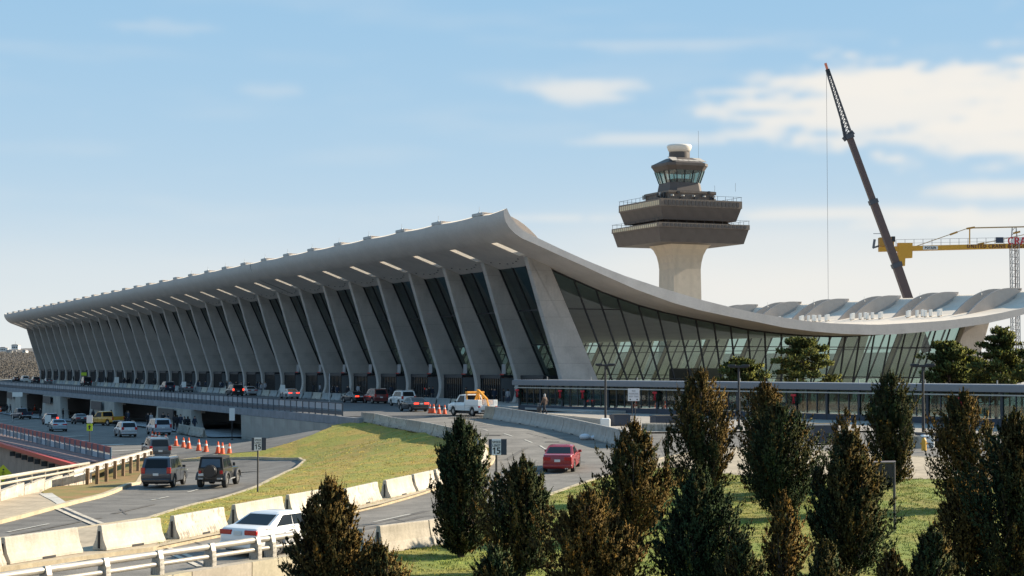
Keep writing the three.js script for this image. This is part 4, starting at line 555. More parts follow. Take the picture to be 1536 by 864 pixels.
function insetQuad(P, m, off) {             // window laid just proud of a panel given by its four corners
  const [a, b, c, d] = P, L = (p, q, t) => p.clone().lerp(q, t); const bl = (u, v) => L(L(a, b, u), L(d, c, u), v); const n = b.clone().sub(a).cross(d.clone().sub(a)).normalize().multiplyScalar(off);
  const Q = [bl(m[0], m[2]), bl(1 - m[1], m[2]), bl(1 - m[1], 1 - m[3]), bl(m[0], 1 - m[3])]; return slab(...Q.map(v => v.clone().add(n.clone().multiplyScalar(-0.3))), off * 1.3);
}
function car(s, mat) {
  const { L, W, r } = s, h2 = L / 2, g = new THREE.Group();
  // lower body outline, rear at -x, with wheel arches cut out
  const sh = new THREE.Shape(); const ar = r + 0.055, [wr, wf] = s.wheels, sill = s.sill ?? 0.22; const top_ = s.top;   // list of [x,y] rear to front
  sh.moveTo(-h2 + 0.1, sill + 0.04); sh.lineTo(wr - ar, sill); sh.absarc(wr, r, ar, Math.PI + Math.asin((r - sill) / ar), -Math.asin((r - sill) / ar), true); sh.lineTo(wf - ar, sill); sh.absarc(wf, r, ar, Math.PI + Math.asin((r - sill) / ar), -Math.asin((r - sill) / ar), true); sh.lineTo(h2 - 0.12, sill + 0.02);
  const rev = [...top_].reverse(); sh.splineThru; for (const p of rev) sh.lineTo(p[0], p[1]); sh.lineTo(-h2 + 0.1, sill + 0.04);
  const bt = s.bevel ?? 0.13; const e = new THREE.ExtrudeGeometry(sh, { depth: W - 2 * bt, bevelEnabled: true, bevelThickness: bt, bevelSize: 0.07, bevelOffset: -0.07, bevelSegments: 4, curveSegments: 10 }); e.translate(0, 0, -(W - 2 * bt) / 2);
  const taper = (geo) => { const p = geo.attributes.position; for (let i = 0; i < p.count; i++) { const x = p.getX(i), yy = p.getY(i); let k = 1 - (s.taper ?? 0.10) * Math.pow(Math.min(1, Math.abs(x) / h2), 4); k *= 1 - 0.05 * smooth(s.belt * 0.7, s.belt + 0.05, yy) - 0.04 * smooth(0.5, 0.2, yy); p.setZ(i, p.getZ(i) * k); } geo.computeVertexNormals(); return geo; };
  const body = part(g, 'body', toCreasedNormals(taper(clean(e)), 0.7), mat);
  part(g, 'underbody', box(L * 0.93, 0.42, W * 0.72, 0, 0.42, 0), VM.trim);
  // cabin
  const wb = W / 2 * 0.925, wt = W / 2 * (s.wt ?? 0.74), b = s.belt - 0.015, [xb0, xb1] = s.cabBase, [xr0, xr1] = s.cabRoof, H = s.H;
  const A = (x, yy, z) => Vc(x, yy, z); const RB = [A(xb0, b, -wb), A(xb0, b, wb)], FB = [A(xb1, b, -wb * 0.96), A(xb1, b, wb * 0.96)], RT = [A(xr0, H - 0.07, -wt), A(xr0, H - 0.07, wt)], FT = [A(xr1, H - 0.06, -wt), A(xr1, H - 0.06, wt)];
  const faces = { rear: [RB[0], RB[1], RT[1], RT[0]], front: [FB[1], FB[0], FT[0], FT[1]], right: [RB[1], FB[1], FT[1], RT[1]], left: [FB[0], RB[0], RT[0], FT[0]] };
  const n = 8, roofP = []; const crown = (u, v) => { const x = mix(xr0, xr1, u), z = mix(-wt, wt, v); const q = Math.pow(Math.abs(2 * v - 1), 4), q2 = Math.pow(Math.abs(2 * u - 1), 4); return A(x, H - 0.07 + 0.07 * (1 - Math.max(q, q2)), z); };
  for (let i = 0; i < n; i++) for (let j = 0; j < n; j++) roofP.push(quad(crown(i / n, j / n), crown(i / n, (j + 1) / n), crown((i + 1) / n, (j + 1) / n), crown((i + 1) / n, j / n)));
  part(g, 'cabin', merge([...Object.values(faces).map(f => quad(...f)), ...roofP]), s.roofMat ?? mat);
  part(g, 'rear_window', insetQuad(faces.rear, s.rearWin ?? [0.08, 0.08, 0.1, 0.1], 0.02), VM.glass); part(g, 'windscreen', insetQuad(faces.front, [0.06, 0.06, 0.08, 0.08], 0.02), VM.glass);
  const cuts = s.sideCuts ?? [0.14, 0.48, 0.86];
  for (const sd of ['right', 'left']) for (let i = 0; i < cuts.length - 1; i++) { let a = cuts[i] + 0.012, c = 1 - cuts[i + 1] + 0.012; if (sd === 'left') [a, c] = [c, a]; part(g, 'side_window', insetQuad(faces[sd], [a, c, 0.06, 0.12], 0.02), VM.glass); }
  for (const [x, z] of [[wr, 1], [wr, -1], [wf, 1], [wf, -1]]) wheel(g, x, z * (W / 2 - 0.13), r, s.tw ?? 0.22);
  const endW = W / 2 * (1 - (s.taper ?? 0.1)); const tl = s.tail ?? { w: 0.34, h: 0.17, y: s.belt - 0.2 };
  for (const z of [-1, 1]) { part(g, 'tail_light', rbox(tl.d ?? 0.12, tl.h, tl.w, 0.03, -h2 + (tl.x ?? 0.055), tl.y, z * (endW - tl.w / 2 + 0.0)), s.lit ? VM.tailLit : VM.tail); part(g, 'headlight', rbox(0.16, 0.15, 0.36, 0.04, h2 - 0.1, s.head ?? 0.66, z * (endW - 0.2)), VM.head); const m = part(g, 'mirror', rbox(0.12, 0.14, 0.2, 0.04, xb1 - 0.42, b + 0.07, z * (W / 2 + 0.06)), s.mirrorMat ?? VM.trim); }
  part(g, 'number_plate', box(0.03, 0.14, 0.32, -h2 - 0.005 + (s.plateX ?? 0), s.plate ?? 0.62, 0), VM.plate);
  part(g, 'rear_bumper', rbox(0.16, 0.2, W * 0.9, 0.06, -h2 + 0.06, s.bump ?? 0.40, 0), s.bumpMat ?? mat); part(g, 'front_bumper', rbox(0.16, 0.22, W * 0.88, 0.06, h2 - 0.07, 0.40, 0), s.bumpMat ?? mat);
  if (s.handles !== false) for (const z of [-1, 1]) for (const x of [0.42, -0.62]) part(g, 'door_handle', rbox(0.18, 0.035, 0.03, 0.01, x + (wf + wr) / 2, s.belt - 0.12, z * (W / 2 - 0.012)), VM.trim);
  for (const z of [-1, 1]) for (const x of s.seams ?? [-0.98, 0.1, 1.05]) part(body, 'door_seam', box(0.012, s.belt - 0.42, 0.012, x, (s.belt + 0.3) / 2, z * (W / 2 - 0.004)), VM.trim);
  if (s.rack) for (const z of [-1, 1]) part(g, 'roof_rail', bar(Vc(xr0 + 0.1, H + 0.03, z * (wt - 0.08)), Vc(xr1 - 0.3, H + 0.03, z * (wt - 0.08)), 0.04, 0.05), s.rackMat ?? VM.rim);
  if (s.exhaust) part(g, 'exhaust', merge([rod(Vc(-h2 - 0.02, 0.27, 0.45), Vc(-h2 + 0.3, 0.27, 0.45), 0.04, 8), rod(Vc(-h2 - 0.02, 0.27, 0.55), Vc(-h2 + 0.3, 0.27, 0.55), 0.04, 8)]), VM.chrome);
  return g;
}
const SPEC = {
  sedan: { L: 4.75, W: 1.78, H: 1.42, r: 0.315, belt: 0.93, wheels: [-1.36, 1.34], top: [[-2.35, 0.4], [-2.38, 0.6], [-2.35, 0.82], [-2.28, 0.95], [-2.1, 1.0], [-1.75, 1.02], [-0.5, 1.0], [0.9, 0.97], [1.35, 0.93], [1.8, 0.85], [2.15, 0.74], [2.32, 0.6], [2.37, 0.48], [2.33, 0.35]], cabBase: [-1.85, 1.08], cabRoof: [-0.95, 0.22], wt: 0.72, taper: 0.13, tail: { w: 0.5, h: 0.16, y: 0.82 }, plate: 0.8 },
  coupe: { L: 4.58, W: 1.8, H: 1.42, r: 0.33, belt: 0.92, wheels: [-1.4, 1.34], taper: 0.12, top: [[-2.25, 0.4], [-2.29, 0.6], [-2.27, 0.85], [-2.2, 1.0], [-2.0, 1.04], [-1.7, 1.03], [1.0, 0.95], [1.7, 0.84], [2.15, 0.68], [2.28, 0.5], [2.24, 0.35]], cabBase: [-1.78, 1.0], cabRoof: [-0.8, 0.1], tail: { w: 0.42, h: 0.2, y: 0.8 }, plate: 0.7, exhaust: true },
  suv: { L: 4.55, W: 1.84, H: 1.76, r: 0.36, belt: 1.08, sill: 0.3, wheels: [-1.33, 1.3], top: [[-2.27, 0.5], [-2.26, 0.85], [-2.2, 1.1], [1.05, 1.08], [1.75, 1.0], [2.15, 0.85], [2.27, 0.6], [2.22, 0.42]], cabBase: [-2.2, 1.12], cabRoof: [-1.92, 0.35], wt: 0.8, sideCuts: [0.06, 0.3, 0.6, 0.88], rearWin: [0.1, 0.1, 0.1, 0.12], tail: { w: 0.24, h: 0.34, y: 0.98 }, plate: 0.76, rack: true, taper: 0.06, head: 0.8 },
  wagon: { L: 4.5, W: 1.76, H: 1.58, r: 0.32, belt: 0.98, sill: 0.26, wheels: [-1.28, 1.26], top: [[-2.24, 0.45], [-2.23, 0.8], [-2.16, 1.0], [1.0, 0.98], [1.7, 0.9], [2.1, 0.76], [2.24, 0.55], [2.2, 0.38]], cabBase: [-2.14, 1.08], cabRoof: [-1.8, 0.25], wt: 0.8, sideCuts: [0.06, 0.3, 0.6, 0.88], tail: { w: 0.26, h: 0.28, y: 0.9 }, plate: 0.74, rack: true, taper: 0.07 },
  van: { L: 4.85, W: 1.92, H: 1.76, r: 0.33, belt: 1.06, sill: 0.26, wheels: [-1.45, 1.45], top: [[-2.42, 0.45], [-2.41, 0.85], [-2.36, 1.08], [1.3, 1.06], [1.95, 0.92], [2.3, 0.75], [2.42, 0.55], [2.36, 0.38]], cabBase: [-2.34, 1.5], cabRoof: [-2.05, 0.6], wt: 0.82, sideCuts: [0.05, 0.33, 0.62, 0.87], rearWin: [0.1, 0.1, 0.12, 0.12], tail: { w: 0.2, h: 0.4, y: 1.0 }, plate: 0.8, taper: 0.06, rack: true },
};
function pickup(mat) {
  const g = car({ L: 5.6, W: 1.95, H: 1.85, r: 0.38, belt: 1.08, sill: 0.4, wheels: [-1.7, 1.75], top: [[-2.8, 0.6], [-2.79, 1.1], [-0.6, 1.1], [1.3, 1.1], [2.2, 1.04], [2.6, 0.9], [2.8, 0.6], [2.7, 0.48]], cabBase: [-0.55, 1.45], cabRoof: [-0.35, 0.7], wt: 0.8, sideCuts: [0.1, 0.42, 0.86], tail: { w: 0.16, h: 0.34, y: 0.92 }, plate: 0.62, taper: 0.04, bump: 0.56, bumpMat: VM.chrome, handles: false, head: 0.85, seams: [-0.55, 0.4, 1.3] }, mat);
  part(g, 'bed_liner', box(2.05, 0.02, 1.6, -1.7, 1.115, 0), VM.trim); part(g, 'bed_rail', merge([box(2.2, 0.08, 0.1, -1.7, 1.13, 0.86), box(2.2, 0.08, 0.1, -1.7, 1.13, -0.86)]), mat); return g;
}
function offroader() {                      // short boxy open-country car with soft top and spare wheel
  const g = new THREE.Group(), bk = paintM(0.012, 0.013, 0.016), top_ = M(0.016, 0.017, 0.02, 0.85), W = 1.5;
  const sh = new THREE.Shape([[-1.72, 0.52], [-1.72, 1.14], [0.28, 1.14], [0.32, 1.08], [1.55, 1.04], [1.6, 0.98], [1.6, 0.62], [1.4, 0.6], [0.5, 0.5]].map(p => new THREE.Vector2(...p))); const e = new THREE.ExtrudeGeometry(sh, { depth: W - 0.16, bevelEnabled: true, bevelSize: 0.04, bevelThickness: 0.08, bevelOffset: -0.04, bevelSegments: 3 }); e.translate(0, 0, -(W - 0.16) / 2); part(g, 'body', toCreasedNormals(clean(e), 0.6), bk);
  part(g, 'underbody', box(3.2, 0.3, 1.0, 0, 0.5, 0), VM.trim);
  const wb = 0.73, wt = 0.64, H = 1.80; const RB = [Vc(-1.7, 1.12, -wb), Vc(-1.7, 1.12, wb)], FB = [Vc(0.34, 1.12, -wb), Vc(0.34, 1.12, wb)], RT = [Vc(-1.58, H - 0.06, -wt), Vc(-1.58, H - 0.06, wt)], FT = [Vc(-0.02, H - 0.05, -wt), Vc(-0.02, H - 0.05, wt)]; const fc = { rear: [RB[0], RB[1], RT[1], RT[0]], front: [FB[1], FB[0], FT[0], FT[1]], right: [RB[1], FB[1], FT[1], RT[1]], left: [FB[0], RB[0], RT[0], FT[0]] };
  part(g, 'soft_top', merge([...Object.values(fc).map(f => quad(...f)), rbox(1.62, 0.1, 1.32, 0.045, -0.8, H - 0.06, 0)]), top_); const gl = M(0.05, 0.075, 0.11, 0.12); part(g, 'rear_window', insetQuad(fc.rear, [0.1, 0.1, 0.12, 0.12], 0.02), gl); part(g, 'windscreen', insetQuad(fc.front, [0.06, 0.06, 0.1, 0.1], 0.02), VM.glass); for (const sd of ['right', 'left']) { const cs = sd === 'right' ? [[0.08, 0.56], [0.52, 0.1]] : [[0.1, 0.52], [0.56, 0.08]]; for (const [a, c] of cs) part(g, 'side_window', insetQuad(fc[sd], [a, c, 0.08, 0.14], 0.02), VM.glass); }
  for (const x of [-1.2, 1.18]) for (const z of [-1, 1]) { wheel(g, x, z * 0.72, 0.38, 0.27); const f = new THREE.TorusGeometry(0.47, 0.09, 6, 12, Math.PI); f.scale(1, 0.9, 1.6); f.translate(x, 0.46, z * 0.78); part(g, 'fender_flare', clean(f), M(0.05, 0.05, 0.052, 0.55)); }
  const sp = new THREE.CylinderGeometry(0.38, 0.38, 0.24, 24); sp.rotateZ(Math.PI / 2); const spare = part(g, 'spare_wheel', rbox(0.001, 0.001, 0.001, 0), VM.trim); spare.geometry = clean(sp); spare.position.set(-1.86, 0.98, 0.02); const cv = cyl(0.33, 0.36, 0.05, 24); cv.rotateZ(Math.PI / 2); part(spare, 'cover', cv, M(0.02, 0.02, 0.022, 0.35)).position.x = -0.14;
  for (const z of [-1, 1]) { part(g, 'tail_light', rbox(0.06, 0.2, 0.16, 0.03, -1.75, 0.92, z * 0.62), VM.tail); part(g, 'headlight', rbox(0.06, 0.2, 0.2, 0.05, 1.62, 0.84, z * 0.45), VM.head); part(g, 'mirror', rbox(0.08, 0.2, 0.16, 0.04, 0.2, 1.26, z * 0.86), VM.trim); part(g, 'bumperette', rbox(0.1, 0.1, 0.3, 0.02, -1.82, 0.55, z * 0.55), MAT.steel); part(g, 'side_step', rbox(1.3, 0.07, 0.14, 0.03, 0, 0.44, z * 0.76), MAT.steel); }
  part(g, 'number_plate', box(0.03, 0.15, 0.3, -1.76, 0.78, -0.56), VM.plate); part(g, 'front_bumper', rbox(0.14, 0.16, 1.5, 0.03, 1.76, 0.56, 0), VM.trim); return g;
}
function towTruck() {
  const g = new THREE.Group(), wm = paintM(0.72, 0.72, 0.70), or = M(0.72, 0.30, 0.03, 0.5);
  const cab = car({ L: 5.9, W: 2.0, H: 1.95, r: 0.39, belt: 1.2, sill: 0.45, wheels: [-1.75, 1.85], top: [[-2.94, 0.62], [-2.93, 1.0], [-0.5, 1.02], [-0.45, 1.22], [1.5, 1.22], [2.3, 1.16], [2.75, 1.0], [2.95, 0.7], [2.85, 0.52]], cabBase: [-0.45, 1.6], cabRoof: [-0.2, 0.85], wt: 0.82, sideCuts: [0.12, 0.84], tail: { w: 0.2, h: 0.14, y: 0.86 }, plate: 0.7, taper: 0.04, handles: false, head: 0.95, seams: [-0.42, 1.4] }, wm); while (cab.children.length) g.add(cab.children[0]);
  part(g, 'service_body', merge([rbox(2.4, 0.55, 0.45, 0.05, -1.7, 1.2, 0.8), rbox(2.4, 0.55, 0.45, 0.05, -1.7, 1.2, -0.8)]), wm); part(g, 'boom', merge([bar(Vc(-0.7, 1.1, 0), Vc(-1.2, 2.35, 0), 0.2, 0.2), bar(Vc(-0.9, 1.1, 0.3), Vc(-1.2, 2.35, 0), 0.1, 0.1), bar(Vc(-0.9, 1.1, -0.3), Vc(-1.2, 2.35, 0), 0.1, 0.1), bar(Vc(-1.2, 2.3, 0), Vc(-2.8, 1.5, 0), 0.16, 0.18), bar(Vc(-2.8, 1.5, 0), Vc(-3.15, 0.7, 0), 0.12, 0.14)]), or, 'orange wrecker boom'); part(g, 'light_bar', merge([rbox(0.4, 0.2, 1.8, 0.05, -0.5, 2.1, 0), box(0.1, 0.7, 0.08, -0.5, 1.7, 0.8), box(0.1, 0.7, 0.08, -0.5, 1.7, -0.8)]), or); part(g, 'wheel_lift', merge([bar(Vc(-3.2, 0.5, 0), Vc(-2.4, 0.6, 0), 0.3, 0.16), bar(Vc(-3.25, 0.5, -0.8), Vc(-3.25, 0.5, 0.8), 0.16, 0.16)]), VM.trim); return g;
}
function place(o, px, py, deg, name, label, category, group_, Y = null, dx = 0) { const p = Y === null ? pxH(px, py) : pxY(px, py, Y); if (Y === null) p.y += 0.02; o.position.copy(p); const a = deg * Math.PI / 180; o.rotation.y = Math.PI / 2 - a; if (Y === null) { const f = Vc(Math.sin(a), 0, -Math.cos(a)); const h1 = Hf(p.x + f.x * 1.3, p.z + f.z * 1.3), h0 = Hf(p.x - f.x * 1.3, p.z - f.z * 1.3); o.rotation.order = 'YXZ'; o.rotation.z = Math.atan2(h1 - h0, 2.6); } return top(o, name, label, category, group_); }
function place2(o, px, V, ...rest) { place(o, px, 640, ...rest); const p = pxV(px, V, 0.02); o.position.copy(p); return o; }
const silver = paintM(0.42, 0.43, 0.44, 0.35), whiteP = paintM(0.72, 0.71, 0.69), blackP = paintM(0.012, 0.012, 0.015), greyP = paintM(0.16, 0.17, 0.18, 0.4), redP = paintM(0.27, 0.004, 0.008), navyP = paintM(0.02, 0.03, 0.06, 0.2), maroonP = paintM(0.12, 0.015, 0.015), yellowP = paintM(0.62, 0.30, 0.02), tealP = paintM(0.25, 0.32, 0.36, 0.4);
place(car({ ...SPEC.sedan }, paintM(0.78, 0.77, 0.75)), 424, 827, 31, 'parked_car', 'white sedan behind the near steel bridge rail and beside pale barriers', 'car');
place(car({ ...SPEC.suv, bumpMat: paintM(0.015, 0.018, 0.025, 0.1) }, paintM(0.045, 0.055, 0.075, 0.35)), 247, 729, 2, 'parked_car', 'blue grey sport utility car with roof rails beside the black soft-top', 'car');
place(offroader(), 328, 729, 6, 'parked_car', 'black boxy soft-top off-road car with spare wheel on its back', 'car');
place(car({ ...SPEC.coupe, mirrorMat: redP }, redP), 843, 704, 8, 'parked_car', 'bright red sedan driving up the departures ramp', 'car');
place(car({ ...SPEC.suv }, paintM(0.07, 0.08, 0.09, 0.3)), 234, 688, -20, 'parked_car', 'dark green grey estate car beyond the end of the steel guardrail', 'car');
place(car({ ...SPEC.wagon }, silver), 188, 655, -23, 'parked_car', 'silver estate car on the arrivals road near the yellow-green marker sign', 'car');
place(car({ ...SPEC.van }, paintM(0.36, 0.38, 0.42, 0.3)), 238, 652, -23, 'parked_car', 'light grey minivan stopped behind the row of orange cones', 'car');
place(car({ ...SPEC.sedan }, tealP), 87, 647, -20, 'parked_car', 'pale blue silver sedan between the painted bay lines', 'car');
place(car({ ...SPEC.wagon, lit: true }, maroonP), 75, 637, -23, 'parked_car', 'dark red estate car just beyond the pale blue sedan', 'car');
place(car({ ...SPEC.sedan }, blackP), 119, 636, -23, 'parked_car', 'black sedan on the arrivals road before the yellow pickup', 'car');
place2(pickup(yellowP), 160, 41.5, -48, 'pickup_truck', 'yellow orange pickup truck by the arrivals kerb', 'pickup truck');
place2(pickup(navyP), 34, 41, -35, 'pickup_truck', 'dark pickup truck far along the arrivals road', 'pickup truck');
const UH = -23.3; const deckCar = (spec, m, px, py, label, o = {}) => place(car({ ...SPEC[spec], ...o }, m), px, py, UH + (o.turn ?? 0), 'parked_car', label, 'car', null, 0.01);
deckCar('sedan', blackP, 620, 617, 'black sedan with lit tail lights on the deck beside four orange cones', { lit: true });
deckCar('suv', whiteP, 603, 609, 'white sport utility car on the deck ahead of the lit black sedan');
deckCar('suv', maroonP, 563, 605, 'dark maroon sport utility car on the deck ahead of the white one');
deckCar('sedan', blackP, 531, 604, 'black sedan with lit tail lights on the deck near the thin white pole', { lit: true, turn: -4 });
deckCar('van', navyP, 541, 595, 'dark van at the terminal kerb beyond the black sedan');
deckCar('sedan', silver, 434, 598, 'silver sedan with red tail lights on the deck above the abutment wall', { lit: true });
deckCar('sedan', silver, 373, 593, 'silver sedan beside a black sport utility car on the deck');
deckCar('suv', blackP, 352, 594, 'black sport utility car with lit tail lights on the deck', { lit: true });
deckCar('sedan', greyP, 279, 588, 'grey sedan half hidden behind the deck railing next to a dark estate');
deckCar('suv', navyP, 251, 587.5, 'dark blue estate car on the deck with a white front corner');
deckCar('van', blackP, 129, 579, 'large black van on the deck below a yellow sign', { H: 2.1 });
deckCar('sedan', greyP, 72, 575.5, 'low dark grey sedan far along the deck');
deckCar('suv', blackP, 53, 575, 'black sport utility car far along the deck behind a white van');
deckCar('van', whiteP, 37, 573, 'white van at the far end of the deck');
deckCar('sedan', blackP, 24, 572.5, 'black sedan at the far end of the deck beyond the white van');
place(towTruck(), 708, 623.5, -30, 'tow_truck', 'white tow truck with orange wrecker boom at the top of the ramp', 'tow truck', null, 0.01);
// ================================================================== CONCRETE BARRIERS
const jerseyCache = {};
function jersey(L, hgt = 0.82, notch = true) {
  const k = L.toFixed(1) + hgt + notch; if (!jerseyCache[k]) { const s = hgt / 0.82; const half = [[0.305, 0], [0.305, 0.075], [0.175, 0.33], [0.11, 0.6], [0.085, 0.79], [0.065, 0.82]].map(p => [p[0], p[1] * s]); const out = [...half, ...[...half].reverse().map(p => [-p[0], p[1]])]; const b = prism(out, L, 0.015); b.rotateY(Math.PI / 2); b.computeVertexNormals(); jerseyCache[k] = uvBox(b, 2.2); } return jerseyCache[k];
}
function barrierAt(p, q, mat, name, label, group_, hgt = 0.82, keyMat = VM.trim) {
  const d = q.clone().sub(p), L = d.length(); const g = group((p.x + q.x) / 2, (p.y + q.y) / 2, (p.z + q.z) / 2); g.rotation.order = 'YXZ'; g.rotation.y = Math.atan2(-d.z, d.x); g.rotation.z = Math.atan2(d.y, Math.hypot(d.x, d.z));
  part(g, 'body', jersey(L, hgt), mat); for (const s of [-1, 1]) part(g, 'end_key', box(0.06, hgt * 0.7, 0.06, s * (L / 2 + 0.025), hgt * 0.42, 0), keyMat); part(g, 'lifting_slot', box(0.62, 0.07, 0.64, L * 0.02, 0.035, 0), keyMat);
  return top(g, name, label, 'barrier', group_);
}
const bm = [MAT.barrier, conc(0.62, 0.56, 0.465), conc(0.69, 0.62, 0.51)];
const rowA = [[[-118, 869], [-2, 847]], [[4, 845.5], [114, 828]], [[149, 825], [238, 811.5]], [[258, 808.5], [333, 793]], [[350, 789], [421, 774.5]], [[431, 772], [505, 758]], [[517, 761.5], [564, 749.5]], [[577, 747], [615, 738]], [[619, 737], [648, 730]], [[652, 729], [680, 721]]];
const labA = ['pale concrete barrier on the median, its left end beside the dry verge slab', 'long pale concrete barrier on the median opposite the drain slab', 'pale concrete barrier on the median between the two bridge joints', 'pale concrete barrier just behind the tail of the white sedan', 'pale concrete barrier behind the rear window of the white sedan', 'pale concrete barrier behind the front doors of the white sedan', 'pale concrete barrier on the grass kerb just right of the ragged near cedar', 'pale concrete barrier third from the columnar cedar along the grass kerb', 'short pale concrete barrier second from the columnar cedar', 'pale concrete barrier partly hidden by the columnar cedar'];
rowA.forEach(([a, b], i) => barrierAt(pxH(...a, 0.16), pxH(...b, 0.16), bm[i % 3], 'concrete_barrier', labA[i], 'barriers along the median and bank'));
[[[455, 853], [540, 835]], [[567, 830], [640, 820]], [[641, 820], [716, 804]]].forEach(([a, b], i) => barrierAt(pxH(...a, 0.1), pxH(...b, 0.1), conc(0.56, 0.50, 0.41), 'concrete_barrier', ['beige barrier with rounded end hidden behind the ragged near cedar', 'weathered beige concrete barrier facing the lawn, left of the columnar cedar', 'weathered beige concrete barrier facing the lawn behind the columnar cedar'][i], 'barriers along the lawn', 0.92));
const rowC = [[543, 633], [563, 635], [588, 641], [613, 645], [633, 649], [653, 653.5], [672, 658], [690, 661.5], [706, 666], [718, 672], [725, 680], [724, 690], [716, 700]];
for (let i = 0; i < rowC.length - 1; i++) barrierAt(pxH(...rowC[i], 0.12), pxH(...rowC[i + 1], 0.12).lerp(pxH(...rowC[i], 0.12), 0.03), [conc(0.40, 0.355, 0.30), MAT.barrierOld, MAT.barrierOld][i % 3 ? 1 : 0], 'concrete_barrier', `grey concrete barrier between ramp and grass bank, ${['first', 'second', 'third', 'fourth', 'fifth', 'sixth', 'seventh', 'eighth', 'ninth', 'tenth', 'eleventh', 'twelfth'][i]} from the deck railing end`, i < 6 ? 'barriers along the top of the bank' : 'barriers round the nose of the bank');
const rowD = [[729, 627.5], [744, 629], [771, 633.5], [800, 638.5], [824, 643], [848, 648], [880, 655.5], [912, 663.5], [940, 671]];
for (let i = 0; i < rowD.length - 1; i++) barrierAt(pxH(...rowD[i], 0.02), pxH(...rowD[i + 1], 0.02).lerp(pxH(...rowD[i], 0.02), 0.02), i ? conc(0.47, 0.445, 0.41) : conc(0.45, 0.37, 0.28), 'concrete_barrier', i ? `grey concrete barrier outside the ramp bend, ${['first', 'second', 'third', 'fourth', 'fifth', 'sixth', 'seventh'][i - 1]} after the tan one` : 'tan concrete barrier just behind the tow truck', i ? 'barriers on the outside of the ramp bend' : null, 1.05);
// kerbside row in front of the terminal columns
for (let k = 0; k < 80; k++) { const U = 176 + k * 4.35; const p = uv2w(U, 70.4, 0.01), q = uv2w(U + 3.7, 70.4, 0.01); barrierAt(p, q, k % 3 ? conc(0.43, 0.43, 0.42) : bm[1], 'concrete_barrier', 'grey concrete barrier in the long row along the terminal kerb', 'barriers along the terminal kerb', 0.9); }
[[[76, 618], [83, 619.5]], [[84, 619.7], [92, 621]], [[93, 621.2], [103, 622.7]], [[269, 649], [284, 652]], [[286, 652.5], [306, 656]]].forEach(([a, b], i) => barrierAt(pxH(...a, 0.1), pxH(...b, 0.1), MAT.barrierOld, 'concrete_barrier', i < 3 ? 'grey concrete barrier on the arrivals pavement beyond the yellow pickup' : ['grey concrete barrier beside the crowd on the arrivals pavement', 'grey concrete barrier at the dark passage under the deck'][i - 3], i < 3 ? 'far barriers on the arrivals pavement' : null, 0.95));

// ================================================================== TRAFFIC CONES
function cone() { const g = new THREE.Group(); part(g, 'base', rbox(0.42, 0.05, 0.42, 0.015, 0, 0.025, 0), M(0.45, 0.06, 0.02, 0.7)); const b = cyl(0.11, 0.19, 0.42, 14, 0, 0.26, 0); part(g, 'body', b, MAT.orange); part(g, 'white_collar', cyl(0.085, 0.112, 0.13, 14, 0, 0.535, 0), M(0.72, 0.68, 0.62, 0.5)); part(g, 'tip', cyl(0.045, 0.085, 0.24, 12, 0, 0.72, 0), MAT.orange); return g; }
const coneP = cone();
const coneSpots = [[228.5, 661], [233.5, 662], [239, 663], [249, 667], [264, 669], [275, 671.5], [283, 673], [298, 676], [309, 678], [327, 680], [333.5, 681.5], [344, 682.5]];
coneSpots.forEach(([x, y], i) => { const c = coneP.clone(); c.position.copy(pxH(x, y)); c.rotation.y = i * 0.7; c.scale.setScalar(1.12); top(c, 'traffic_cone', i < 3 ? 'orange cone in the close trio behind the grey minivan' : i < 9 ? 'orange cone in the curved line across the arrivals road' : 'orange cone in the last trio of the line beside the grass point', 'traffic cone', i < 3 ? 'cones behind the minivan' : i < 9 ? 'cones across the arrivals road' : 'cones beside the grass point'); });
[[645, 620], [650.5, 620], [658.5, 621], [667, 621.5]].forEach(([x, y], i) => { const c = coneP.clone(); c.position.copy(pxY(x, y, 0.01)); c.scale.setScalar(1.05); top(c, 'traffic_cone', 'orange cone in the row beside the tow truck', 'traffic cone', 'cones beside the tow truck'); });
[[1, 619], [52, 615.5]].forEach(([x, y], i) => { const c = coneP.clone(); c.position.copy(pxH(x, y)); c.scale.setScalar(1.5); top(c, 'safety_drum', i ? 'orange cone beside the far dark pickup truck' : 'orange cone standing alone far along the arrivals road', 'traffic cone'); });

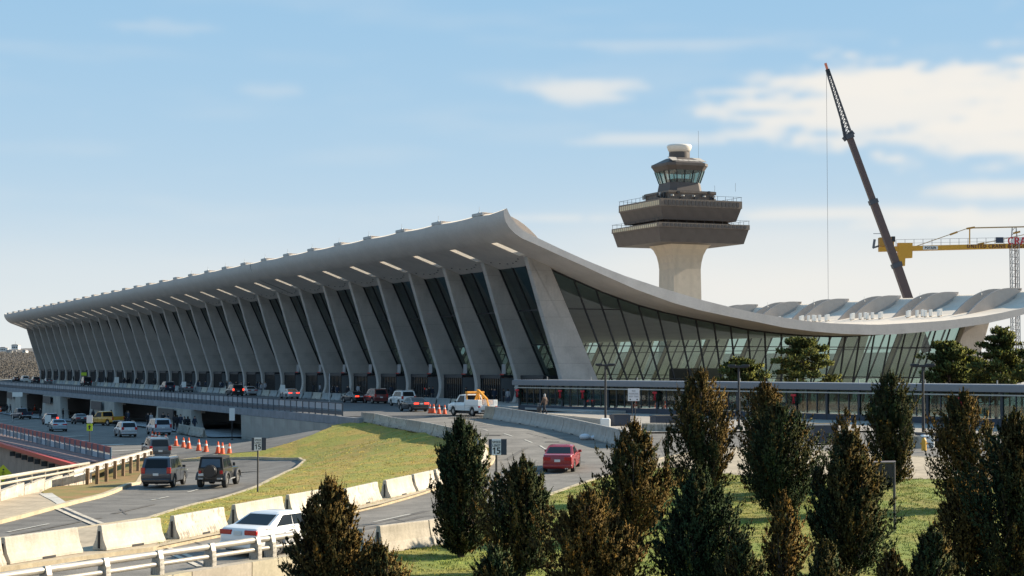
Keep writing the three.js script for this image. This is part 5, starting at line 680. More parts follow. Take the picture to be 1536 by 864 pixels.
// ================================================================== BRIDGE RAILS AND GUARDRAIL
{ // near steel rail on its parapet, bottom left
  const a = pxZ(-30, 893.5, 47.5), b = pxZ(470, 806, 54.5); // line of the parapet top
  const PA = pxY(-60, 908, -0.98), PB = pxY(445, 829, -0.98); const g = group(); const d = PB.clone().sub(PA).normalize(), L = PA.distanceTo(PB), n = Vc(-d.z, 0, d.x);
  const N = Math.round(L / 2.6); for (let i = 0; i < N; i++) { const p = PA.clone().lerp(PB, i / N), q = PA.clone().lerp(PB, (i + 1) / N).addScaledVector(d, -0.035); part(g, 'panel', slab(p.clone().setY(-4.2), q.clone().setY(-4.2), q, p, 0.38), conc(0.52 + (i % 3) * 0.02, 0.46 + (i % 3) * 0.02, 0.36 + (i % 2) * 0.015)); }
  part(g, 'foot_course', slab(PA.clone().setY(-2.05).addScaledVector(n, -0.06), PB.clone().setY(-2.05).addScaledVector(n, -0.06), PB.clone().setY(-1.78).addScaledVector(n, -0.02), PA.clone().setY(-1.78).addScaledVector(n, -0.02), 0.05), MAT.parapet);
  top(g, 'bridge_parapet', 'beige panelled concrete parapet carrying the near steel bridge rail', 'parapet');
  const r = group(); const up = (t, y, o = 0) => PA.clone().lerp(PB, t).add(Vc(0, y, 0)).addScaledVector(n, o); const post = new THREE.Shape([[-0.14, 0], [0.16, 0], [0.16, 0.2], [0.10, 0.5], [0.02, 0.62], [-0.06, 0.62], [-0.12, 0.42], [-0.14, 0.2]].map(p => new THREE.Vector2(...p))); const pe = new THREE.ExtrudeGeometry(post, { depth: 0.17, bevelEnabled: true, bevelSize: 0.012, bevelThickness: 0.012, bevelSegments: 1 }); pe.translate(0, 0, -0.085); const pg = clean(pe); const side = (M(0.34, 0.20, 0.16, 0.6));
  const alm = M(0.55, 0.525, 0.49, 0.5, { metalness: 0.3, map: T.scuff }); for (const px of [-45, 73, 160, 240, 318, 386, 408]) { let lo = 0, hi = 1; for (let k = 0; k < 40; k++) { const m = (lo + hi) / 2, p = PA.clone().lerp(PB, m); (768 + F * p.x / (-p.z) < px) ? lo = m : hi = m; } const p = part(r, 'post', pg, alm); p.position.copy(up(lo, 0, -0.0)); p.rotation.y = Math.atan2(-n.z, n.x) + Math.PI; }
  part(r, 'top_rail', rod(up(-0.02, 0.53, -0.02), up(1.0, 0.53, -0.02), 0.09, 12), alm); part(r, 'middle_rail', rod(up(-0.02, 0.27, 0.02), up(1.0, 0.27, 0.02), 0.065, 10), alm);
  top(r, 'bridge_rail', 'silver two-bar steel bridge rail with curved posts on the near parapet', 'railing');
}
{ // left parapet with its rail
  const A = pxH(-110, 783, 0.15), B = pxH(127, 724, 0.15); const d = B.clone().sub(A).setY(0).normalize(), n = Vc(d.z, 0, -d.x); if (n.z > 0) n.multiplyScalar(-1); const g = group(); const N = 7;
  for (let i = 0; i < N; i++) { const p = A.clone().lerp(B, i / N), q = A.clone().lerp(B, (i + 1) / N - 0.003); const out = [[0, -0.3], [0, 0.07], [0.16, 0.3], [0.22, 0.82], [0.5, 0.82], [0.5, -0.3]]; const pr = prism(out, p.distanceTo(q)); pr.rotateY(0); const m = part(g, 'panel', uvBox(pr, 3), MAT.barrier); m.position.copy(p.clone().lerp(q, 0.5)); m.rotation.y = Math.atan2(d.x, d.z) + (0); m.scale.x = 1; const xdir = Vc(1, 0, 0).applyAxisAngle(Vc(0, 1, 0), m.rotation.y); if (xdir.dot(n) < 0) m.rotation.y += Math.PI; }
  top(g, 'bridge_parapet', 'sunlit pale concrete parapet beside the dry verge', 'parapet');
  const r = group(); const wm = M(0.62, 0.58, 0.50, 0.5, { map: T.scuff }); const on = (t, y) => A.clone().lerp(B, t).addScaledVector(n, 0.36).add(Vc(0, y, 0)); part(r, 'top_rail', rod(on(0, 1.36), on(0.985, 1.36), 0.1, 10), wm); part(r, 'lower_rail', rod(on(0, 1.06), on(0.985, 1.06), 0.07, 10), wm); for (let k = 0; k <= 10; k++) part(r, 'post', bar(on(k / 10.2, 0.8), on(k / 10.2, 1.3), 0.09, 0.08), wm);
  top(r, 'bridge_rail', 'pale two-bar rail on the sunlit left parapet', 'railing');
}
{ // beam guardrail on timber posts
  const A = pxH(112, 729, 0.15), B = pxH(229, 692, 0.15); const d = B.clone().sub(A).setY(0).normalize(); const n = Vc(d.z, 0, -d.x); if (n.z < 0) n.multiplyScalar(-1); const g = group(); const Y = 0.78;
  const sec = [[0.03, -0.24], [0.09, -0.15], [0.045, -0.05], [0.045, 0.05], [0.09, 0.15], [0.03, 0.24]]; const pos = []; const P = (p, s) => p.clone().add(Vc(0, Y + s[1], 0)).addScaledVector(n, s[0]); const qs = []; for (let i = 0; i < sec.length - 1; i++) qs.push(quad(P(A, sec[i]), P(B, sec[i]), P(B, sec[i + 1]), P(A, sec[i + 1]))); part(g, 'beam', merge(qs), M(0.80, 0.75, 0.66, 0.55)); const bu = part(g, 'beam', merge(qs.map(q => { const c = q.clone(); c.translate(0, -0.0, 0); return c; })), MAT.galv); bu.position.set(-n.x * 0.02, 0, -n.z * 0.02);
  for (let k = 0; k < 9; k++) { const p = A.clone().lerp(B, 0.1 + k * 0.105).addScaledVector(n, -0.16); part(g, 'post', box(0.2, 1.2, 0.24, p.x, p.y + 0.28, p.z), M(0.26, 0.17, 0.10, 0.9, { map: T.concrete })); }
  top(g, 'guardrail', 'sunlit steel beam guardrail on timber posts along the dry verge', 'guardrail');
}
// ================================================================== SIGNS AND LAMPS
function flatWords(lines, w, h, fg, bgm) { const l = []; for (const [str, size, y] of lines) { const t = words(str, size, 0.006); t.computeBoundingBox(); const bw = t.boundingBox.max.x - t.boundingBox.min.x; if (bw > w * 0.86) t.scale(w * 0.86 / bw, 1, 1); t.translate(0, y, 0); l.push(t); } return merge(l); }
function speedSign(px, pyFoot, pyTop, scale, label, Yoff) { const p = pxH(px, pyFoot, Yoff); const dist = -p.z, k = dist / F; const topY = CAMY + (549 - pyTop) * k, g = group(p.x, p.y, p.z, 0.05); const H = topY - p.y, w = 0.52 * scale, h = 0.9 * scale; part(g, 'post', rod(Vc(0, -0.2, 0), Vc(0, H - h * 0.1, 0), 0.045, 8), pal(0.05, 0.045, 0.045)); const face = part(g, 'sign_plate', rbox(w, h, 0.03, 0.01, 0, H - h / 2, 0.06), M(0.70, 0.70, 0.70, 0.5)); const tx = flatWords([['SPEED', 0.13 * scale, 0.28 * scale], ['LIMIT', 0.13 * scale, 0.09 * scale], ['15', 0.36 * scale, -0.2 * scale]], w, h); tx.translate(0, H - h / 2, 0.077); part(face, 'lettering', tx, MAT.dark); for (const [s, q] of [[-1, 0.18], [1, 0.32]]) part(g, 'dark_panel', rbox(q * scale, h * 0.99, 0.035, 0.01, s * (w / 2 + q / 2 * scale), H - h / 2, 0.05), MAT.darkBlue); return top(g, 'speed_sign', label, 'sign'); }
speedSign(386.5, 738, 656, 0.75, 'speed limit 15 sign on a thin post in the grass bank', 0.15);
speedSign(744.5, 773, 658, 0.72, 'speed limit 15 sign beside the ramp between two cedars', 0.15);
{ const p = pxH(134, 688), g = group(p.x, p.y, p.z); const H = 3.4; part(g, 'post', rod(Vc(0, 0, 0), Vc(0, H, 0), 0.04, 8), MAT.dark); part(g, 'white_plate', rbox(0.5, 0.62, 0.03, 0.01, 0, H - 0.1, 0.05), MAT.white); part(g, 'marker_plate', rbox(0.48, 0.6, 0.03, 0.01, 0, H - 0.78, 0.05), M(0.45, 0.62, 0.02, 0.5)); part(g, 'arrow', prism([[-0.06, -0.18], [0.06, -0.18], [0.06, 0.02], [0.14, 0.02], [0, 0.2], [-0.14, 0.02], [-0.06, 0.02]], 0.01), MAT.dark).position.set(0, H - 0.78, 0.075); top(g, 'marker_sign', 'white plate above a yellow-green marker plate on a post', 'sign'); }
{ const p = pxY(5, 710, -4.6), g = group(p.x, p.y - 1.2, p.z); part(g, 'post', rod(Vc(0, -3, 0), Vc(0, 1.2, 0), 0.05, 8), MAT.steel); const pl = rbox(1.05, 1.05, 0.04, 0.04, 0, 0, 0); pl.rotateZ(Math.PI / 4); const f = part(g, 'sign_plate', pl, M(0.72, 0.66, 0.02, 0.5)); f.position.set(0, 1.2, 0.07); const man = merge([cyl(0.08, 0.08, 0.01, 12).rotateX(Math.PI / 2).translate(0.03, 0.32, 0), bar(Vc(0.02, 0.2, 0), Vc(-0.02, -0.05, 0), 0.14, 0.01), bar(Vc(-0.02, -0.05, 0), Vc(-0.16, -0.35, 0), 0.07, 0.01), bar(Vc(0, -0.05, 0), Vc(0.14, -0.33, 0), 0.07, 0.01), bar(Vc(0.02, 0.16, 0), Vc(0.19, 0.0, 0), 0.05, 0.01), bar(Vc(0.0, 0.16, 0), Vc(-0.16, 0.02, 0), 0.05, 0.01)]); part(f, 'walking_figure', man, MAT.dark).position.z = 0.03; top(g, 'pedestrian_sign', 'yellow diamond sign with walking figure beside the sunken ramp', 'sign'); }
{ const p = pxY(934, 624, 0.1), g = group(p.x, p.y, p.z + 14); const H = 2.6; for (const s of [-0.12, 0.12]) part(g, 'post', rod(Vc(s, -0.5, 0), Vc(s, H - 0.8, 0), 0.035, 8), MAT.dark); const f = part(g, 'sign_plate', rbox(0.92, 1.0, 0.04, 0.01, 0, H - 0.5, 0.05), M(0.62, 0.62, 0.64, 0.5)); const tx = flatWords([['NO', 0.14, 0.3], ['PARKING', 0.14, 0.08], ['ANY TIME', 0.13, -0.14]], 0.9, 1); tx.translate(0, H - 0.5, 0.075); part(f, 'lettering', tx, pal(0.25, 0.25, 0.27)); part(f, 'arrow', merge([cyl(0.06, 0.06, 0.01, 10).rotateX(Math.PI / 2).translate(-0.28, H - 0.88, 0.075), cyl(0.06, 0.06, 0.01, 10).rotateX(Math.PI / 2).translate(0.28, H - 0.88, 0.075)]), MAT.dark); top(g, 'parking_sign', 'white lettered sign on twin posts before the glazed walkway', 'sign'); }
function lamp(px, pyTop, f, label) { const p = pxZ(px, pyTop, f); const y0 = Math.min(0.13, Hf(p.x, -f) + 0.14); const H = p.y - y0, g = group(p.x, y0, -f); part(g, 'post', rod(Vc(0, -0.2, 0), Vc(0, H, 0), 0.10, 10, 0.075), MAT.dark); part(g, 'base', cyl(0.2, 0.24, 0.3, 12, 0, 0.15, 0), MAT.dark); const a = part(g, 'cross_arm', rbox(1.3, 0.16, 0.3, 0.03, 0, H, 0), MAT.dark); part(a, 'lamp_head', rbox(0.55, 0.18, 0.36, 0.05, -0.5, H + 0.06, 0), MAT.dark); part(a, 'lamp_head', rbox(0.55, 0.18, 0.36, 0.05, 0.5, H + 0.06, 0), MAT.dark); return top(g, 'lamp_post', label, 'lamp post'); }
lamp(908, 548, 138, 'dark twin-headed lamp post before the walkway beside the white lettered sign'); lamp(1108, 550, 128, 'dark twin-headed lamp post between two tall cedars'); lamp(1384, 549, 112, 'dark twin-headed lamp post in front of the ragged pines');
{ const p = pxY(494, 606, 0.02), g = group(p.x, p.y, p.z); part(g, 'pole', rod(Vc(0, 0, 0), Vc(0, 3.6, 0), 0.06, 8), M(0.45, 0.45, 0.46, 0.5)); part(g, 'cap', cyl(0.08, 0.08, 0.1, 8, 0, 3.6, 0), MAT.steel); part(g, 'foot', cyl(0.14, 0.16, 0.1, 10, 0, 0.05, 0), MAT.steel); top(g, 'pole', 'thin plain pale pole at the deck edge beside the black sedan', 'pole'); }
for (const [px, py, Y, w, h, H, label] of [[276, 590, 0.01, 0.7, 0.9, 1.9, 'white notice board on the deck behind a grey sedan'], [424, 600, 0.01, 0.65, 0.95, 2.0, 'white notice board on the deck above the abutment wall'], [175, 579, 0.01, 1.0, 1.3, 2.0, 'white notice board far along the deck'], [348, 660, null, 0.55, 1.25, 3.2, 'narrow white sign on a post against the abutment wall'], [19, 633, null, 1.6, 0.7, 4.6, 'white hanging sign on a pale post far along the arrivals road'], [72, 640, null, 0.8, 1.1, 1.5, 'white board in front of the dark red estate car']]) { const p = Y === null ? pxH(px, py) : pxY(px, py, Y), g = group(p.x, p.y, p.z); part(g, 'post', rod(Vc(0, 0, 0), Vc(0, H, 0), 0.05, 8), H > 4 ? pal(0.5, 0.45, 0.42) : MAT.dark); part(g, 'board', rbox(w, h, 0.05, 0.02, H > 4 ? 0.7 : 0, H - h / 2, 0.07), MAT.white); part(g, 'foot', cyl(0.12, 0.15, 0.08, 8, 0, 0.04, 0), MAT.dark); top(g, 'notice_board', label, 'sign'); }
{ const p = pxY(124, 580, 0.01), g = group(p.x, p.y, p.z - 1); part(g, 'post', rod(Vc(0, 0, 0), Vc(0, 3, 0), 0.06, 8), MAT.dark); part(g, 'plate', rbox(1.2, 0.7, 0.05, 0.02, 0, 2.75, 0.07), M(0.42, 0.55, 0.02, 0.5)); top(g, 'yellow_sign', 'small yellow-green sign above the large black van', 'sign'); }
// door notices along the terminal front: white plate with a red one below
for (let n = 1; n < 9; n++) { const p = term.localToWorld(Vc(5.4, 0.15, -BAY * n - 6)); const g = group(p.x, p.y, p.z, TH - 1.0); part(g, 'post', rod(Vc(0, 0, 0), Vc(0, 3.1, 0), 0.04, 6), MAT.dark); part(g, 'white_plate', box(0.55, 1.15, 0.04, 0.12, 4.0, 0.05), pal(0.36, 0.34, 0.34)); part(g, 'red_plate', box(0.6, 0.55, 0.04, -0.15, 3.15, 0.05), M(0.42, 0.04, 0.03, 0.5)); part(g, 'post_top', rod(Vc(0, 3, 0), Vc(0, 4.4, 0), 0.035, 6), MAT.dark); top(g, 'door_sign', `white and red door sign by a terminal entrance, ${['first', 'second', 'third', 'fourth', 'fifth', 'sixth', 'seventh', 'eighth'][n - 1]} from the glazed walkway`, 'sign', 'door signs along the terminal front'); }
{ // planters, low walls and white end blocks on the forecourt
  const blk = (px, py, w, h, d, m, name, label, cat, f, extra) => { const p = pxZ(px, py, f); const y0 = Math.min(0.02, Hf(p.x, -f)) + 0.13; const g = group(p.x, y0, -f, 0.25); part(g, 'box', rbox(w, h, d, 0.05, 0, h / 2, 0), m); part(g, 'rim', rbox(w + 0.08, 0.1, d + 0.08, 0.03, 0, h, 0), extra ?? m); part(g, 'planting_soil', box(w - 0.2, 0.04, d - 0.2, 0, h + 0.05, 0), MAT.soil); return top(g, name, label, cat); };
  blk(930, 628, 1.35, 0.8, 1.2, MAT.darkBlue, 'planter', 'dark blue square planter under the white lettered sign', 'planter', 134); blk(999, 628, 2.1, 0.8, 1.4, MAT.darkBlue, 'planter', 'wide dark blue planter left of the tall columnar cedar', 'planter', 132);
  blk(1232, 640, 1.65, 1.15, 1.5, M(0.045, 0.05, 0.065, 0.5), 'planter', 'large slate blue planter box with pale rim beside the dark cedar', 'planter', 112, pal(0.4, 0.38, 0.36)); blk(1398, 640, 1.6, 0.7, 1.4, M(0.03, 0.035, 0.05, 0.5), 'planter', 'low dark planter behind the bronze cedar', 'planter', 108);
  const wl = (a, b, h, t, m, name, label, cat) => { const p = pxH(...a, 0.1), q = pxH(...b, 0.1); const g = group(); const d = q.clone().sub(p).normalize(); part(g, 'wall', slab(p.clone().setY(p.y - 0.3), q.clone().setY(q.y - 0.3), q.clone().setY(q.y + h), p.clone().setY(p.y + h), t), m); part(g, 'cap', bar(p.clone().add(Vc(0, h + 0.02, -t / 2)), q.clone().add(Vc(0, h + 0.02, -t / 2)), t + 0.1, 0.06), conc(0.56, 0.48, 0.38)); part(g, 'end_block', rbox(0.75, h + 0.22, 0.8, 0.12, q.x, q.y + h / 2, q.z - t / 2), MAT.white); return top(g, name, label, cat); };
  wl([826, 632], [908, 640.5], 0.55, 0.3, conc(0.45, 0.42, 0.38), 'low_wall', 'low forecourt wall ending in a rounded white block', 'wall'); wl([965, 646], [1028, 647], 0.5, 0.5, MAT.barrierOld, 'low_wall', 'short low wall beneath the wide dark blue planter', 'wall'); wl([1330, 668], [1392, 670], 0.6, 0.4, MAT.barrierOld, 'low_wall', 'low forecourt wall with white block behind the bronze cedar', 'wall');
  { const p = pxH(885, 660), g = group(p.x, p.y + 0.02, p.z); for (const [x, s] of [[-0.35, 0.32], [0.3, 0.24]]) { const e = new THREE.SphereGeometry(s, 12, 8); e.scale(1.2, 0.7, 1); e.translate(x, s * 0.6, 0); part(g, 'bag', clean(e), pal(0.6, 0.6, 0.62)); } top(g, 'sandbag', 'pale sandbags at the foot of the ramp bend barrier', 'sandbag'); }
  // back of a large framed sign among the cedars
  const b = pxH(1342, 796, 0.14), t = (F / -b.z), g = group(b.x, b.y, b.z, 0.3); const H = 102 / t; part(g, 'post', rod(Vc(0, -0.3, 0), Vc(0, H, 0), 0.05, 8), pal(0.06, 0.055, 0.06)); part(g, 'post', rod(Vc(-1.25, -0.3, 0), Vc(-1.25, H, 0), 0.05, 8), pal(0.06, 0.055, 0.06)); part(g, 'top_bar', rod(Vc(-1.3, H, 0), Vc(0.05, H, 0), 0.05, 8), pal(0.2, 0.17, 0.17)); part(g, 'back_panel', box(1.1, H * 0.3, 0.04, -0.62, H * 0.82, 0), pal(0.022, 0.02, 0.024)); top(g, 'framed_sign', 'back of a dark framed sign on two posts among the cedars', 'sign');
}
// yellow-painted hydrant-like marker and red post on the right forecourt
{ const p = pxH(1386, 676, 0.12), g = group(p.x, p.y, p.z); part(g, 'barrel', cyl(0.14, 0.16, 0.6, 12, 0, 0.3, 0), M(0.6, 0.32, 0.03, 0.5)); part(g, 'cap', cyl(0.06, 0.16, 0.16, 12, 0, 0.68, 0), M(0.6, 0.32, 0.03, 0.5)); part(g, 'outlet', rod(Vc(-0.22, 0.42, 0), Vc(0.22, 0.42, 0), 0.06, 8), M(0.5, 0.28, 0.04, 0.5)); top(g, 'hydrant', 'small yellow hydrant on the forecourt kerb beside the bronze cedar', 'hydrant'); }
// ================================================================== PEOPLE
function figure(J, colors, opt = {}) {      // smooth-joined tapered limbs meshed as one skin, coloured by region
  const res = 72, S = 1.0; const bones = [ // joint a, joint b, radius a, radius b, region
    ['hip', 'chest', 0.15, 0.165, 'coat'], ['chest', 'neck', 0.16, 0.07, 'coat'], ['neck', 'head', 0.055, 0.07, 'skin'], ['head', 'crown', 0.095, 0.092, 'head'], ['shL', 'elL', 0.068, 0.052, 'coat'], ['elL', 'haL', 0.05, 0.038, 'coat'], ['shR', 'elR', 0.068, 0.052, 'coat'], ['elR', 'haR', 0.05, 0.038, 'coat'], ['chest', 'shL', 0.11, 0.07, 'coat'], ['chest', 'shR', 0.11, 0.07, 'coat'], ['haL', 'fiL', 0.036, 0.022, 'skin'], ['haR', 'fiR', 0.036, 0.022, 'skin'],
    ['hipL', 'knL', 0.095, 0.066, 'leg'], ['knL', 'anL', 0.064, 0.045, 'leg'], ['hipR', 'knR', 0.095, 0.066, 'leg'], ['knR', 'anR', 0.064, 0.045, 'leg'], ['anL', 'toL', 0.045, 0.036, 'shoe'], ['anR', 'toR', 0.045, 0.036, 'shoe']];
  const B = bones.map(b => ({ a: J[b[0]], b: J[b[1]], ra: b[2], rb: b[3], reg: b[4] }));
  const sd = (p, b) => { const ax = p[0] - b.a[0], ay = p[1] - b.a[1], az = p[2] - b.a[2], bx = b.b[0] - b.a[0], by = b.b[1] - b.a[1], bz = b.b[2] - b.a[2]; const t = Math.max(0, Math.min(1, (ax * bx + ay * by + az * bz) / (bx * bx + by * by + bz * bz || 1))); const dx = ax - bx * t, dy = ay - by * t, dz = az - bz * t; return Math.sqrt(dx * dx + dy * dy + dz * dz) - mix(b.ra, b.rb, t); };
  const mc = new MarchingCubes(res, new THREE.MeshStandardMaterial(), false, false, 60000); mc.isolation = 0; mc.init(res);
  mc.isolation = 0; const k = 0.045; for (let z = 0; z < res; z++) for (let y = 0; y < res; y++) for (let x = 0; x < res; x++) { const p = [(x / res * 2 - 1) * S, (y / res * 2 - 1) * S + 0.92, (z / res * 2 - 1) * S]; let e = 0, m = 9; for (const b of B) { const d = sd(p, b); m = Math.min(m, d); e += Math.exp(-Math.min(d, 1) / k * 2.2); } mc.field[x + y * res + z * res * res] = m > 0.3 ? -m : k / 2.2 * Math.log(e); }
  mc.update(); const n = mc.count, pos = new Float32Array(n * 3), nor = new Float32Array(n * 3), cl = new Float32Array(n * 3);
  for (let i = 0; i < n; i++) { const p = [mc.positionArray[i * 3] * S, mc.positionArray[i * 3 + 1] * S + 0.92, mc.positionArray[i * 3 + 2] * S]; pos.set(p, i * 3); nor.set([mc.normalArray[i * 3], mc.normalArray[i * 3 + 1], mc.normalArray[i * 3 + 2]], i * 3); let best = 9, reg = 'coat'; for (const b of B) { const d = sd(p, b); if (d < best) { best = d; reg = b.reg; } } let c = colors[reg]; if (reg === 'head') { const fz = p[2] - J.head[2], fy = p[1] - J.head[1]; c = fz > 0.015 && fy < 0.085 ? colors.skin : colors.hair; } if (reg === 'leg' && opt.long && p[1] > 0.55) c = colors.coat; cl.set(c, i * 3); }
  const g = new THREE.BufferGeometry(); g.setAttribute('position', new THREE.BufferAttribute(pos, 3)); g.setAttribute('normal', new THREE.BufferAttribute(nor, 3)); g.setAttribute('color', new THREE.BufferAttribute(cl, 3)); g.computeVertexNormals(); return g;
}
const stand = { hip: [0, 0.98, 0], chest: [0, 1.3, 0], neck: [0, 1.5, 0], head: [0, 1.58, 0.01], crown: [0, 1.69, 0], shL: [-0.19, 1.42, 0], shR: [0.19, 1.42, 0], elL: [-0.25, 1.14, -0.02], elR: [0.25, 1.14, -0.02], haL: [-0.24, 0.9, 0.08], haR: [0.24, 0.9, 0.08], fiL: [-0.23, 0.79, 0.11], fiR: [0.23, 0.79, 0.11], hipL: [-0.09, 0.93, 0], hipR: [0.09, 0.93, 0], knL: [-0.1, 0.5, 0.02], knR: [0.11, 0.5, 0.01], anL: [-0.1, 0.08, -0.02], anR: [0.12, 0.08, -0.02], toL: [-0.11, 0.045, 0.14], toR: [0.14, 0.045, 0.13] };
const walk = { ...stand, elL: [-0.24, 1.15, -0.12], haL: [-0.22, 0.93, -0.08], fiL: [-0.21, 0.84, -0.03], elR: [0.24, 1.15, 0.08], haR: [0.21, 0.95, 0.22], fiR: [0.2, 0.87, 0.27], knL: [-0.09, 0.52, 0.16], anL: [-0.09, 0.1, 0.22], toL: [-0.1, 0.06, 0.38], knR: [0.09, 0.5, -0.06], anR: [0.09, 0.12, -0.3], toR: [0.1, 0.05, -0.17] };
const pm = new THREE.MeshStandardMaterial({ vertexColors: true, roughness: 0.9, side: THREE.DoubleSide });
const skin = [0.42, 0.27, 0.2], dk = [0.02, 0.02, 0.025];
const looks = { black: figure(stand, { skin, coat: [0.016, 0.017, 0.022], leg: dk, shoe: dk, hair: [0.02, 0.015, 0.01], head: skin }, { long: true }), navy: figure(walk, { skin, coat: [0.025, 0.035, 0.06], leg: [0.03, 0.035, 0.05], shoe: dk, hair: [0.04, 0.025, 0.015], head: skin }), brown: figure(walk, { skin, coat: [0.11, 0.075, 0.06], leg: dk, shoe: dk, hair: [0.4, 0.38, 0.36], head: skin }), grey: figure(stand, { skin, coat: [0.3, 0.3, 0.32], leg: [0.04, 0.05, 0.08], shoe: dk, hair: [0.05, 0.03, 0.02], head: skin }) };
function person(look, p, turn, label, grp, s = 1) { const m = new THREE.Mesh(looks[look], pm); m.position.copy(p); m.rotation.y = turn; m.scale.setScalar(s); top(m, 'person', label, 'person', grp); return m; }
{ // the man crossing the forecourt with a wheeled bag
  const p = pxH(817, 621.5, 0.14); person('brown', p, -2.2, 'person in a brown coat walking beside the glazed walkway', null, 1.04);
  const g = group(p.x - 0.5, p.y, p.z + 0.1, 0.6); part(g, 'case', rbox(0.4, 0.6, 0.26, 0.05, 0, 0.38, 0), MAT.dark); part(g, 'handle', merge([rod(Vc(-0.12, 0.65, 0), Vc(-0.12, 0.98, 0), 0.014, 6), rod(Vc(0.12, 0.65, 0), Vc(0.12, 0.98, 0), 0.014, 6), rod(Vc(-0.12, 0.98, 0), Vc(0.12, 0.98, 0), 0.018, 6)]), MAT.steel); for (const s of [-1, 1]) part(g, 'wheel', cyl(0.05, 0.05, 0.03, 10).rotateZ(Math.PI / 2).translate(s * 0.16, 0.05, -0.08), MAT.rubber); top(g, 'suitcase', 'dark wheeled suitcase beside the person in the brown coat', 'suitcase');
  const deck = [[644, 601, 'black'], [649, 601, 'navy'], [640, 601, 'black'], [735, 604, 'black'], [738, 604, 'black'], [742, 605, 'navy'], [755, 606, 'black'], [762, 607, 'grey'], [722, 605, 'navy'], [699, 602, 'black']];
  deck.forEach(([x, y, l], i) => person(l, pxY(x, y, 0.16), i * 1.3, i < 3 ? 'person in dark clothes in the small group by the terminal columns ahead of the cones' : 'person in winter clothes waiting beyond the tow truck', i < 3 ? 'people ahead of the cones' : 'people beyond the tow truck'));
  [[411, 586.5, 'black'], [480, 593, 'grey'], [500, 596, 'black'], [506, 597, 'navy'], [297, 584, 'black'], [331, 586, 'grey'], [206, 579, 'navy'], [110, 574, 'black'], [90, 572, 'black'], [86, 572, 'navy'], [158, 576, 'black'], [7, 569, 'black'], [14, 569.5, 'navy'], [148, 576, 'black'], [28, 570, 'black']].forEach(([x, y, l], i) => person(l, pxY(x, y, 0.1), i * 2.1, 'person on the terminal pavement among the kerbside barriers', 'people along the terminal pavement'));
  [[246, 633, 'black'], [253, 632, 'navy'], [283, 640, 'black'], [278, 640, 'black'], [272, 639.5, 'navy'], [262, 644, 'black'], [267, 646, 'black'], [228, 632, 'grey'], [293, 640, 'navy'], [141, 623, 'black'], [168, 619, 'black'], [153, 619, 'navy'], [96, 613, 'black'], [192, 624, 'black'], [34, 604, 'black'], [62, 611, 'black'], [17, 605, 'navy'], [12, 606, 'black'], [194, 632, 'navy'], [223, 634, 'black']].forEach(([x, y, l], i) => { const f = pxV(x, 44.6 - (i % 4) * 0.45, 0.13); person(l, f, i * 1.7, i < 9 ? 'person in the crowd waiting under the deck near the grey minivan' : 'person on the arrivals pavement under the deck beyond the yellow pickup', i < 9 ? 'crowd near the minivan' : 'people far along the arrivals pavement'); });
  const R = rng(404), looksL = ['black', 'navy', 'grey', 'black']; for (let k = 0; k < 34; k++) { const U = 190 + Math.pow(R(), 0.8) * 230, n = (U - U0) / BAY, fr = n - Math.floor(n); const V = fr > 0.25 && fr < 0.75 ? 73 + R() * 4 : 72.2 + R() * 2.5; person(looksL[k % 4], uv2w(U, V, 0.16), R() * 6.28, 'person standing between the kerbside barriers and the leaning columns', 'travellers before the columns', 0.94 + R() * 0.12); }
}
// ================================================================== CEDARS
const leafM = new THREE.MeshStandardMaterial({ vertexColors: true, roughness: 0.95, side: THREE.DoubleSide }); const barkM = M(0.07, 0.05, 0.038, 1, { map: T.concrete });
function sprayMesh(list, seed, soft = 0.95) {            // list of { p, d (twig direction), n (outward), l, c } -> small scale-leaf sprays
  const R = rng(seed), n = list.length, per = 5, pos = new Float32Array(n * per * 9), cl = new Float32Array(n * per * 9), nr = new Float32Array(n * per * 9); let o = 0; const d = Vc(0, 0, 0), a = Vc(0, 0, 0), s = Vc(0, 0, 0), q = Vc(0, 0, 0), nn = Vc(0, 0, 0);
  for (const it of list) { for (let k = 0; k < per; k++) { d.set(it.d.x + (R() - 0.5) * 1.1, it.d.y + (R() - 0.5) * 1.1, it.d.z + (R() - 0.5) * 1.1).normalize(); s.set(R() - 0.5, R() - 0.5, R() - 0.5).cross(d).normalize(); const l = it.l * (0.6 + R() * 0.8), w = l * (0.16 + R() * 0.14); a.copy(it.p).addScaledVector(d, -l * 0.25); q.copy(a).addScaledVector(d, l * 0.6);
      pos[o] = a.x; pos[o + 1] = a.y; pos[o + 2] = a.z; pos[o + 3] = q.x + s.x * w; pos[o + 4] = q.y + s.y * w; pos[o + 5] = q.z + s.z * w; a.addScaledVector(d, l); pos[o + 6] = a.x - s.x * w * 0.4; pos[o + 7] = a.y - s.y * w * 0.4; pos[o + 8] = a.z - s.z * w * 0.4; const v = 0.88 + R() * 0.24; nn.set(it.n.x * soft + (R() - .5) * 0.75, it.n.y * soft + (R() - .5) * 0.75, it.n.z * soft + (R() - .5) * 0.75).normalize(); for (let e = 0; e < 9; e += 3) { cl[o + e] = it.c[0] * v; cl[o + e + 1] = it.c[1] * v; cl[o + e + 2] = it.c[2] * v; nr[o + e] = nn.x; nr[o + e + 1] = nn.y; nr[o + e + 2] = nn.z; } o += 9; } }
  const g = new THREE.BufferGeometry(); g.setAttribute('position', new THREE.BufferAttribute(pos, 3)); g.setAttribute('color', new THREE.BufferAttribute(cl, 3)); g.setAttribute('normal', new THREE.BufferAttribute(nr, 3)); return g;
}
